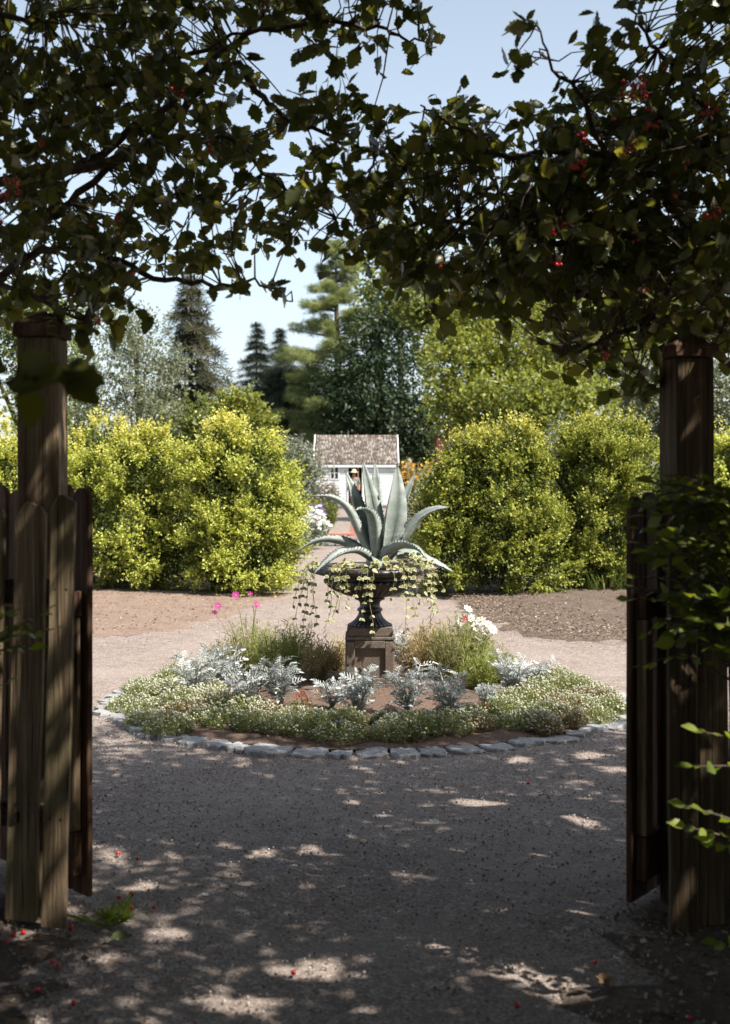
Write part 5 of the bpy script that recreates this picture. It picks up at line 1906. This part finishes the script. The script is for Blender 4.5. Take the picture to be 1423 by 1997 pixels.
M_brick = simple_mat('red_brick_wall', (.09, .035, .025), (.14, .055, .038), 4, .9)

def shed():
    Y = 65.0
    X = lambda px: (px - CX) / F * Y
    Zp = lambda py: CAMZ - (py - HY) / F * Y
    x0, x1 = X(612), X(776)
    ze, zr = Zp(906), Zp(848)
    dpt = 2.3
    t = thing('shed', 'small white clapboard shed with a weathered wood-shingle roof at the end of the path', 'shed', ((x0 + x1) / 2, Y + dpt, 0))
    wx0, wx1, wy = x0 + .12, x1 - .12, Y + .10
    dx0, dx1, dz1 = X(679), X(706), Zp(912)
    win0, win1, wz0, wz1 = X(645), X(659), Zp(934), Zp(911)
    w = MB()
    th = .12
    # front wall in pieces around the openings
    for (a, b2, z0, z1) in ((wx0, win0, 0, ze), (win0, win1, 0, wz0), (win0, win1, wz1, ze), (win1, dx0, 0, ze), (dx0, dx1, dz1, ze), (dx1, wx1, 0, ze)):
        w.box(((a + b2) / 2, wy + th / 2, (z0 + z1) / 2), (b2 - a, th, z1 - z0))
    w.box((wx0 + th / 2, wy + dpt + .05, ze / 2), (th, dpt * 2 - .3, ze))
    w.box((wx1 - th / 2, wy + dpt + .05, ze / 2), (th, dpt * 2 - .3, ze))
    w.box(((wx0 + wx1) / 2, wy + dpt * 2 - .1, ze / 2), (wx1 - wx0 - .3, th, ze))
    for xx in (wx0, wx1 - th):                                   # gables
        vs = [(xx, wy, ze), (xx + th, wy, ze), (xx, wy + dpt * 2, ze), (xx + th, wy + dpt * 2, ze), (xx, Y + dpt, zr - .1), (xx + th, Y + dpt, zr - .1)]
        w.add(vs, [(0, 1, 5, 4), (2, 4, 5, 3), (0, 4, 2), (1, 3, 5), (0, 2, 3, 1)])
    w.build('wall', M_white, t)
    # clapboards across the front
    z = .05
    while z < ze - .1:
        for (a, b2) in ((wx0, win0 - .06), (win1 + .06, dx0 - .06), (dx1 + .06, wx1)) if z > wz0 - .1 else ((wx0, dx0 - .06), (dx1 + .06, wx1)):
            cb = MB()
            cb.add([(a, wy - .028, z), (b2, wy - .028, z), (b2, wy - .008, z + .135), (a, wy - .008, z + .135), (a, wy - .004, z), (b2, wy - .004, z)], [(0, 1, 2, 3), (0, 4, 5, 1)])
            cb.build('clapboard', M_white, t)
        z += .14
    MB().box(((dx0 + dx1) / 2, wy + .9, dz1 / 2), (dx1 - dx0 + .6, .05, dz1 + .3)).build('interior', M_dark, t)
    fr = MB()
    for (cx, cz, sx, sz) in (((dx0 + dx1) / 2, dz1 + .04, dx1 - dx0 + .16, .08), (dx0 - .03, dz1 / 2, .07, dz1), (dx1 + .03, dz1 / 2, .07, dz1)):
        fr.box((cx, wy - .03, cz), (sx, .05, sz))
    fr.build('door_frame', M_white, t)
    MB().box((X(698), wy - .01, dz1 / 2), (.06, .05, dz1)).build('door_edge', M_terra, t)
    wn_ = MB()
    xm, zm = (win0 + win1) / 2, (wz0 + wz1) / 2
    for (cx, cz, sx, sz) in ((xm, wz1 + .02, win1 - win0 + .14, .06), (xm, wz0 - .02, win1 - win0 + .14, .06), (win0 - .03, zm, .06, wz1 - wz0), (win1 + .03, zm, .06, wz1 - wz0), (xm, zm, .05, wz1 - wz0)):
        wn_.box((cx, wy - .02, cz), (sx, .06, sz))
    for s in (-1, 1):
        wn_.box((xm + s * (win1 - win0) / 4, wy - .02, zm), ((win1 - win0) / 2 - .06, .04, .035))
    wf = wn_.build('window', M_white, t)
    for sx in (-1, 1):
        for sz in (-1, 1):
            g = MB().box((xm + sx * (win1 - win0) / 4, wy + .03, zm + sz * (wz1 - wz0) / 4), ((win1 - win0) / 2 - .04, .01, (wz1 - wz0) / 2 - .03)).build('pane', M_glass, None)
            g.parent = wf
            g.matrix_parent_inverse = Matrix.Identity(4)
    # roof: boards, shingles in courses, fascia and rake
    sl = math.atan2(zr - ze, dpt)
    Ls = math.hypot(zr - ze, dpt)
    r = MB()
    for s in (-1, 1):
        yc = Y + dpt
        vs = [(x0, yc - s * dpt, ze), (x1, yc - s * dpt, ze), (x1, yc, zr), (x0, yc, zr), (x0, yc - s * dpt, ze - .05), (x1, yc - s * dpt, ze - .05), (x1, yc, zr - .05), (x0, yc, zr - .05)]
        r.add(vs, [(0, 1, 2, 3), (4, 7, 6, 5), (0, 4, 5, 1), (1, 5, 6, 2), (2, 6, 7, 3), (3, 7, 4, 0)])
    r.build('roof', M_brick and M_treebark, t)
    pos, Ms = [], []
    rows = 15
    for k in range(rows):
        s0 = k / rows * Ls
        x = x0 + .03
        while x < x1 - .03:
            wd = random.uniform(.09, .19)
            wd = min(wd, x1 - .02 - x)
            hgt = Ls / rows * 1.35
            c = np.array([x + wd / 2, Y + math.cos(sl) * s0, ze + math.sin(sl) * s0 + .018])
            ax = np.array([0, math.cos(sl), math.sin(sl)])
            nz = np.array([0, -math.sin(sl), math.cos(sl)])
            c = c + nz * random.uniform(.0, .012) + ax * random.uniform(-.015, .015)
            axt = ax - nz * .07
            pos.append(c)
            Ms.append(np.stack([np.array([1.0, 0, 0]) * (wd - .008), axt * hgt, nz * .02], 1))
            x += wd
    V = np.array([(-.5, 0, 0), (.5, 0, 0), (.5, 1, 0), (-.5, 1, 0), (-.5, 0, 1), (.5, 0, 1), (.5, 1, 1), (-.5, 1, 1)], float)
    link('shingles', leafmesh('shingles', (V, [(4, 5, 6, 7), (0, 1, 5, 4), (1, 2, 6, 5), (3, 0, 4, 7)]), np.array(pos), np.array(Ms), M_shingle), t, 'stuff')
    MB().box(((x0 + x1) / 2, Y - .03, ze - .08), (x1 - x0 + .02, .03, .13)).build('fascia', M_white, t)
    for xx in (x0 - .03, x1 + .03):
        c = Vector((xx, Y + dpt / 2, (ze + zr) / 2 + .02))
        MB().box(c, (.05, Ls, .15), M=Matrix.Rotation(sl, 3, 'X')).build('rake_board', M_white, t)
shed()

def house():
    Y = 104.0
    X = lambda px: (px - CX) / F * Y
    Zp = lambda py: CAMZ - (py - HY) / F * Y
    t = thing('house', 'white house with a dull red roof glimpsed behind the shed', 'house', (X(612), Y, 0))
    x0, x1 = X(560), X(668)
    ze, zr = Zp(832), Zp(784)
    w = MB()
    w.box(((x0 + x1) / 2, Y + 3.2, ze / 2), (x1 - x0 - .4, 6, ze))
    w.build('wall', M_white, t)
    r = MB()
    for s in (-1, 1):
        vs = [(x0, Y + 3.2 - s * 3.5, ze - .1), (x1, Y + 3.2 - s * 3.5, ze - .1), (x1, Y + 3.2, zr), (x0, Y + 3.2, zr)]
        vs += [(v_[0], v_[1], v_[2] - .14) for v_ in vs]
        r.add(vs, [(0, 1, 2, 3), (4, 7, 6, 5), (0, 4, 5, 1), (1, 5, 6, 2), (2, 6, 7, 3), (3, 7, 4, 0)])
    r.build('roof', M_roofred, t)
    for px in (575, 600, 622, 645):
        wd = MB().box((X(px), Y + .19, Zp(860)), (.8, .06, 1.1)).build('window', M_glass, t)
house()
def barn():
    Y = 70.0
    X = lambda px: (px - CX) / F * Y
    Zp = lambda py: CAMZ - (py - HY) / F * Y
    t = thing('brick_outbuilding', 'red brick building corner showing through the trees right of the shed', 'building', (X(872), Y, 0))
    MB().box((X(872), Y + 1, Zp(848) / 2), (X(893) - X(851), 2, Zp(848))).build('wall', M_brick, t)
    MB().box((X(872), Y + 1, Zp(848) + .06), (X(896) - X(848), 2.2, .12)).build('roof', M_treebark, t)
    MB().box((X(880), Y - .01, Zp(868)), (.3, .04, .7)).build('window', M_glass, t)
barn()

def person():
    Y = 57.0
    g = Vector(((690 - CX) / F * Y, Y, 0))
    t = thing('person', 'person in a pale straw hat and olive clothes walking on the far path', 'person', g)
    m_skin = simple_mat('skin', (.36, .20, .14), rough=.6)
    m_shirt = simple_mat('grey_green_shirt', (.16, .175, .14), (.22, .23, .19), 8, .9)
    m_trs = simple_mat('brown_trousers', (.19, .125, .08), (.26, .18, .12), 8, .9)
    m_apron = simple_mat('grey_apron', (.30, .32, .31), (.36, .38, .37), 6, .9)
    m_hat = simple_mat('straw', (.62, .55, .36), (.72, .65, .45), 40, .9)
    m_hair = simple_mat('hair', (.05, .03, .02), rough=.7)
    m_shoe = simple_mat('shoe', (.06, .04, .03), rough=.6)
    def skin(name, joints, edges, mat, sub=1):
        me = bpy.data.meshes.new(name)
        me.from_pydata([tuple(g + Vector(j[:3])) for j in joints], edges, [])
        me.materials.append(mat)
        o = link(name, me, t)
        md = o.modifiers.new('skin', 'SKIN')
        for v_, j in zip(me.skin_vertices[0].data, joints):
            v_.radius = (j[3], j[4] if len(j) > 4 else j[3])
        me.skin_vertices[0].data[0].use_root = True
        md.use_smooth_shade = True
        sb = o.modifiers.new('subd', 'SUBSURF')
        sb.levels = sb.render_levels = sub
        return o
    J = [(0, 0, .93, .13, .10), (0, 0, 1.15, .12, .09), (0, .0, 1.38, .15, .09), (0, .0, 1.47, .06), (0, -.02, 1.56, .075, .085), (0, -.02, 1.66, .08, .09), (0, -.02, 1.72, .05),
         (.19, 0, 1.40, .05), (.25, .03, 1.13, .04), (.24, -.10, .91, .033), (.24, -.13, .84, .03, .02), (-.19, 0, 1.40, .05), (-.26, .03, 1.14, .04), (-.29, -.02, .90, .033), (-.30, -.03, .82, .03, .02),
         (.09, 0, .86, .085), (.10, -.10, .49, .06), (.10, .0, .10, .042), (.10, -.14, .05, .035), (-.09, 0, .86, .085), (-.10, .06, .48, .06), (-.10, .22, .12, .042), (-.10, .10, .05, .035)]
    E = [(0, 1), (1, 2), (2, 3), (3, 4), (4, 5), (5, 6), (2, 7), (7, 8), (8, 9), (9, 10), (2, 11), (11, 12), (12, 13), (13, 14), (0, 15), (15, 16), (16, 17), (17, 18), (0, 19), (19, 20), (20, 21), (21, 22)]
    skin('body', J, E, m_skin)
    S = [(0, 0, .95, .155, .125), (0, 0, 1.15, .145, .115), (0, 0, 1.39, .17, .11), (.19, 0, 1.40, .068), (.25, .03, 1.15, .056), (-.19, 0, 1.40, .068), (-.26, .03, 1.16, .056), (0, 0, 1.47, .075)]
    skin('shirt', S, [(0, 1), (1, 2), (2, 3), (3, 4), (2, 5), (5, 6), (2, 7)], m_shirt)
    T = [(0, 0, .94, .15, .125), (.095, 0, .84, .11), (.10, -.10, .49, .085), (.10, .0, .13, .07), (-.095, 0, .84, .11), (-.10, .06, .48, .085), (-.10, .22, .14, .07)]
    skin('trousers', T, [(0, 1), (1, 2), (2, 3), (0, 4), (4, 5), (5, 6)], m_trs)
    ap = MB()
    for (s, w_, z, yy) in ((0, .11, 1.30, -.135), (1, .15, .98, -.165), (2, .18, .62, -.21)):
        for dy in (0, .012):
            ap.v += [tuple(g + Vector((-w_, yy + dy, z))), tuple(g + Vector((w_, yy + dy, z)))]
    for s in range(2):
        b_ = s * 4
        for q in ((b_, b_ + 1, b_ + 5, b_ + 4), (b_ + 2, b_ + 6, b_ + 7, b_ + 3), (b_, b_ + 4, b_ + 6, b_ + 2), (b_ + 1, b_ + 3, b_ + 7, b_ + 5)):
            ap.f.append(q)
            ap.sm.append(False)
    ap.build('apron', m_apron, t)
    MB().lathe([(.001, .125), (.07, .12), (.095, .08), (.10, .01), (.14, .0), (.22, -.015), (.225, -.022), (.14, -.012), (.09, -.01)], 24, (g.x, g.y - .02, 1.71), cap=False).build('hat', m_hat, t)
    h = MB()
    h.lathe([(.02, .10), (.088, .07), (.098, .0), (.09, -.08), (.05, -.12), (.01, -.12)], 14, (g.x, g.y + .015, 1.66))
    h.build('hair', m_hair, t)
    e = MB()
    for s in (-1, 1):
        e.lathe([(.0, -.012), (.010, -.006), (.012, 0), (.010, .006), (.0, .012)], 8, (g.x + s * .03, g.y - .108, 1.625), cap=False)
    e.build('eyes', m_shoe, t, 'stuff')
    n_ = MB()
    n_.add([tuple(g + Vector(q)) for q in ((-.014, -.10, 1.575), (.014, -.10, 1.575), (0, -.13, 1.58), (0, -.105, 1.62))], [(0, 1, 2), (0, 2, 3), (1, 3, 2)])
    n_.build('nose', m_skin, t)
    for (sx, sy) in ((.10, -.07), (-.10, .16)):
        MB().box(g + Vector((sx, sy, .045)), (.095, .27, .085)).build('shoe', m_shoe, t, bevel=.025, seg=2)
person()

# ------------------------------------------------------------------ things along the far path
def flower_clump(label, cat, px, py, top, wpx, Y, mat, fmat, nf, fr, name='border_plant', group='flower border along the far path', n=330, leaf=.11, tall=True):
    g = Vector(((px - CX) / F * Y, Y, 0))
    h = CAMZ - (top - HY) / F * Y
    w = wpx / F * Y / 2
    t = thing(name, label, cat, g, group)
    u = np.sqrt(rng.random(n))
    a = rng.random(n) * 2 * PI
    hh = h * rng.uniform(.55, 1.0, n) * np.sqrt(np.maximum(1.05 - u * u * .6, .1))
    o = np.array(g) + np.stack([u * np.cos(a) * w * .7, u * np.sin(a) * w * .7, hh * .02], 1)
    e = np.array(g) + np.stack([u * np.cos(a) * w, u * np.sin(a) * w, hh], 1)
    d = e - o
    L = np.linalg.norm(d, axis=1)
    p, M, tt = sprays(o, norm(d), L, max(7, int(h / .12)), leaf, 1.0, .5, .7, .03)
    link('foliage', leafmesh('foliage', T_diamond(.5), p, M, mat), t, 'stuff')
    if nf:
        ii = rng.integers(0, n, nf)
        q = e[ii] + rng.normal(0, .04, (nf, 3)) + np.array([0, 0, .03])
        M2 = frames(rand_dirs(nf) * np.array([1, 1, .2]), np.array([.3, -.6, .8]) + rng.normal(0, .3, (nf, 3)), np.full(nf, fr))
        link('blossoms', leafmesh('blossoms', FT, q, M2, fmat), t, 'stuff')
    return t
flower_clump('tall plant covered in orange-yellow daisies beside the right end of the shed', 'flowers', 795, 985, 898, 45, 38, M_olive, M_orangep, 260, .042)
flower_clump('orange daisies above the corn-like leaves right of the agave', 'flowers', 826, 985, 902, 50, 36, M_olive, M_orangep, 240, .042)
flower_clump('pale yellow flowering plant next to the dark right-hand bush', 'flowers', 860, 985, 898, 55, 33, M_larch, M_yellowp, 160, .04)
flower_clump('clump of broad grey-green corn-like leaves right of the agave', 'plant', 838, 1010, 925, 55, 28, M_bluegreen, None, 0, .05, leaf=.30, n=60)
flower_clump('salmon pink spiky flowers low at the foot of the corn-like leaves', 'flowers', 815, 1030, 962, 40, 25, M_olive, M_pinkp, 40, .04)
flower_clump('pale silvery bush low beside the right edge of the path', 'shrub', 795, 1060, 985, 50, 22, M_bluegreen, None, 0, .04, leaf=.05, n=260)
flower_clump('mauve and white flowers in front of the shed window', 'flowers', 640, 985, 935, 45, 50, M_greygreen, M_pinkp, 110, .06)
flower_clump('pale pink flowers by the grey shrub', 'flowers', 612, 990, 942, 45, 46, M_greygreen, M_pinkp, 120, .055)
flower_clump('lime green leafy plant at the left edge of the path', 'plant', 600, 1010, 965, 60, 38, M_oakgreen, None, 0, .05, n=220)
flower_clump('clump of violet flowers at the left edge of the far path', 'flowers', 614, 1003, 984, 38, 36, M_olive, M_purplep, 120, .06, n=120)
flower_clump('olive green mound beside the violet flowers', 'plant', 640, 1005, 974, 34, 38, M_olivegreen, None, 0, .05, n=160)
flower_clump('clump of bright white flowers on the left of the path', 'flowers', 612, 1035, 992, 52, 27, M_bluegreen, M_whitep, 190, .055, n=150)
flower_clump('silver-grey low mound in front of the white flowers', 'plant', 590, 1045, 1005, 44, 24, M_bluegreen, None, 0, .04, leaf=.06, n=240)

def path_step():
    Y = 28.5
    X = lambda px: (px - CX) / F * Y
    t = thing('stone_step', 'low step of rough pale stones crossing the path behind the urn', 'stone step', (X(690), Y, 0))
    for row in range(2):
        x = X(632) + row * .06
        while x < X(775):
            w_ = random.uniform(.16, .34)
            s = MB()
            s.box((x + w_ / 2, Y + .25 * row - .3 + random.uniform(-.02, .02), .045 + row * .05), (w_ - .015, .24, .10 + row * .08))
            s.build('stone', M_granite, t, bevel=.02, seg=2)
            x += w_
    Yb = 30.5
    b_ = thing('red_bench', 'low red plank lying along the step behind the urn', 'plank', ((664 - CX) / F * Yb, Yb, 0))
    MB().box(((662 - CX) / F * Yb, Yb, .155), (.62, .22, .05)).build('board', M_terra, b_, bevel=.006)
    for px in (645, 679):
        MB().box(((px - CX) / F * Yb, Yb, .065), (.06, .2, .13)).build('leg', M_terra, b_, bevel=.004)
    Yc = 31.0
    gx = (693 - CX) / F * Yc
    c = thing('red_planter', 'tapered red wooden planter beside the step behind the agave', 'planter', (gx, Yc, 0))
    vs = []
    for (s, z) in ((.16, .01), (.11, .46), (.09, .46), (.12, .10)):
        for (a, b2) in ((-1, -1), (1, -1), (1, 1), (-1, 1)):
            vs.append((gx + a * s, Yc + b2 * s, z))
    fs = [(3, 2, 1, 0), (12, 13, 14, 15)]
    for i in range(3):
        for k in range(4):
            j = (k + 1) % 4
            fs.append((i * 4 + k, i * 4 + j, (i + 1) * 4 + j, (i + 1) * 4 + k))
    MB().add(vs, fs).build('box', M_terra, c, bevel=.006)
    MB().box((gx, Yc, .475), (.26, .26, .025)).build('rim', M_terra, c, bevel=.004)
    MB().box((gx, Yc, .60), (.05, .05, .25)).build('stake', M_dark, c, bevel=.004)
path_step()

# ------------------------------------------------------------------ litter on the ground
M_litter = leaf_mat('dry_litter', [(0, (.10, .068, .05)), (.4, (.17, .12, .09)), (.8, (.27, .205, .15)), (1, (.42, .34, .27))], .1, .8, (1, 1, .8))
M_specks = leaf_mat('reddish_litter', [(0, (.12, .08, .065)), (.5, (.18, .13, .108)), (.85, (.25, .19, .16)), (1, (.36, .30, .26))], .1, .8)
M_peb = leaf_mat('pebble', [(0, (.19, .15, .13)), (.5, (.26, .215, .19)), (1, (.46, .41, .375))], 0, .9)
def scatter(name, poly, n, smin, smax, mat, tmpl, z=.008, flat=.35):
    xs = [p.x for p in poly]
    ys = [p.y for p in poly]
    x = rng.uniform(min(xs), max(xs), n * 3)
    y = rng.uniform(min(ys), max(ys), n * 3)
    k = in_poly(x, y, [(p.x, p.y) for p in poly])
    x, y = x[k][:n], y[k][:n]
    m = len(x)
    pos = np.stack([x, y, np.full(m, z) + rng.uniform(0, .012, m)], 1)
    up = norm(np.array([0, 0, 1.0]) + rng.normal(0, flat, (m, 3)))
    M = frames(rand_dirs(m) * np.array([1, 1, .25]), up, rng.uniform(smin, smax, m))
    link(name, leafmesh(name, tmpl, pos, M, mat), None, 'stuff')
scatter('mulch_chips', [G(930, 1205), G(1000, 1236), G(1110, 1254), G(1240, 1258), G(1500, 1254), G(1500, 1150), G(860, 1158)], 15000, .012, .045, M_litter, T_diamond(.4), .040, .5)
scatter('mulch_chips', [G(-150, 1245), G(180, 1238), G(330, 1228), G(450, 1200), G(545, 1160), G(-200, 1142)], 2600, .015, .05, M_litter, T_diamond(.4), .03, .5)
scatter('mulch_chips', [G(880, 1190), G(980, 1255), G(1110, 1278), G(1240, 1282), G(1500, 1280), G(1500, 1200), G(1000, 1205)], 2600, .008, .03, M_litter, T_diamond(.4), .004, .35)
scatter('mulch_chips', [G(-150, 1275), G(180, 1270), G(350, 1255), G(480, 1222), G(570, 1168), G(450, 1190), G(-150, 1225)], 2000, .008, .028, M_litter, T_diamond(.4), .004, .35)
near = [Vector((-1.9, 3.0, 0)), Vector((1.9, 3.0, 0)), Vector((1.9, 7.0, 0)), Vector((-1.9, 7.0, 0))]
scatter('leaf_litter', near, 2200, .003, .008, M_specks, T_diamond(.6), -.001, .25)
scatter('leaf_litter', [Vector((.75, 3.2, 0)), Vector((2.2, 3.2, 0)), Vector((2.2, 4.6, 0)), Vector((.9, 4.6, 0))], 2400, .008, .04, M_litter, T_diamond(.6), .006, .5)
scatter('leaf_litter', [Vector((-2.2, 3.2, 0)), Vector((-.75, 3.2, 0)), Vector((-.9, 4.6, 0)), Vector((-2.2, 4.6, 0))], 1100, .008, .032, M_litter, T_diamond(.6), .006, .5)
scatter('leaf_litter', [G(1050, 1700), G(1500, 1600), G(1500, 2060), G(960, 2060)], 1500, .004, .018, M_litter, T_diamond(.6), .004, .4)
scatter('leaf_litter', [G(-60, 1700), G(260, 1640), G(430, 2060), G(-60, 2060)], 900, .004, .016, M_litter, T_diamond(.6), .004, .4)
scatter('gravel_pebbles', [Vector((-2.4, 3.2, 0)), Vector((2.4, 3.2, 0)), Vector((3, 9, 0)), Vector((-3, 9, 0))], 16000, .0025, .007, M_peb, TH, -.006, .5)
bedp = [BC + Vector((1.7 * math.cos(a), 1.7 * math.sin(a), 0)) for a in np.linspace(0, 2 * PI, 24)[:-1]]
scatter('bed_litter', bedp, 1800, .012, .04, M_litter, T_diamond(.5), .06, .7)

# berries fallen from the tree
BW = ['alone on the gravel beside the left gate leaf', 'on dark soil below the left pickets, larger of two', 'on the gravel above the green weed', 'just left of the one above the weed',
      'touching the right tip of the green weed', 'left of the weed at the foot of the narrow picket', 'in front of the wide left picket, upper of three', 'in front of the wide left picket, lowest of three',
      'in front of the wide left picket, rightmost of three', 'near the bottom left corner beside dry litter', 'lowest at the left below the pickets', 'near the left gate leaf in a spot of sun',
      'close to the foot of the right fence planks', 'on the gravel near the round bed at the right', 'in a patch of sun on the open gravel', 'on the gravel right of the green weed',
      'on dark soil below the left pickets, smaller of two', 'on the gravel at the bottom right', 'in the dark bottom right corner', 'beside the curled brown leaf']
for i, (px, py) in enumerate([(230, 1667), (112, 1887), (256, 1746), (232, 1753), (255, 1774), (138, 1813), (26, 1826), (12, 1842), (45, 1822), (74, 1935), (143, 1960), (268, 1677), (1404, 1675), (1030, 1529), (572, 1900), (300, 1772), (101, 1879), (1008, 1965), (1345, 1990), (1160, 1880)]):
    g = G(px, py)
    if abs(g.y) < 3.55:
        g.y = max(g.y, 3.5)
    b_ = bpy.data.objects.new('fallen_berry', berry_me)
    col.objects.link(b_)
    b_.location = (g.x, g.y, .006)
    r = random.uniform(.016, .021)
    b_.scale = (r, r, r)
    b_.rotation_euler = (random.uniform(0, 3), random.uniform(0, 3), 0)
    tag(b_, 'red berry fallen ' + BW[i], 'berry', 'fallen red berries')
# leaves and weeds lying on the gravel
M_deadpale = leaf_mat('pale_dead_leaf', [(0, (.55, .52, .46)), (1, (.65, .62, .56))], .1, .8)
M_deadbrown = leaf_mat('brown_dead_leaf', [(0, (.16, .10, .055)), (1, (.22, .15, .08))], .1, .8)
M_deadgreen = leaf_mat('fallen_green_leaf', [(0, (.07, .09, .03)), (1, (.10, .12, .045))], .2, .6)
def fallen(px, py, size, mat, label, curl=.3):
    g = G(px, py)
    V = LOB[1][0].copy()
    V[:, 2] += curl * (V[:, 0] ** 2 + (V[:, 1] - .5) ** 2)
    a = random.uniform(0, 6.28)
    M = frames(np.array([[math.cos(a), math.sin(a), .05]]), np.array([[.05, -.2, 1.0]]), [size])
    me = leafmesh('fallen_leaf', (V, LOB[1][1]), np.zeros((1, 3)), M, mat)
    o = link('fallen_leaf', me)
    o.location = (g.x, g.y, .008)
    tag(o, label, 'leaf', 'fallen leaves on the gravel')
fallen(843, 1612, .06, M_deadpale, 'pale dried leaf alone on the open gravel')
fallen(1178, 1920, .075, M_deadbrown, 'curled brown leaf at the foot of the right fence', .9)
fallen(217, 1838, .075, M_deadgreen, 'wilted green leaf lying below the weed by the left fence', .4)
fallen(163, 1850, .035, M_deadbrown, 'small tan leaf scrap near the left pickets', .5)
fallen(287, 1645, .03, M_deadpale, 'tiny white leaf scrap by the left gate leaf')
fallen(405, 1751, .03, M_deadpale, 'tiny white scrap on the gravel in the middle left')
wd = thing('weed', 'small grassy green weed growing at the foot of the left gate', 'weed', G(217, 1797))
g = G(217, 1797)
n = 60
o = np.array(g) + np.stack([rng.normal(0, .045, n), rng.normal(0, .04, n), np.zeros(n)], 1)
d = norm(rng.normal(0, .6, (n, 3)) * np.array([1, 1, .2]) + np.array([0, 0, .6]))
M = frames(d, rand_dirs(n), rng.uniform(.04, .10, n), .3)
link('blades', leafmesh('blades', T_diamond(.5), o, M, M_beech), wd, 'stuff')
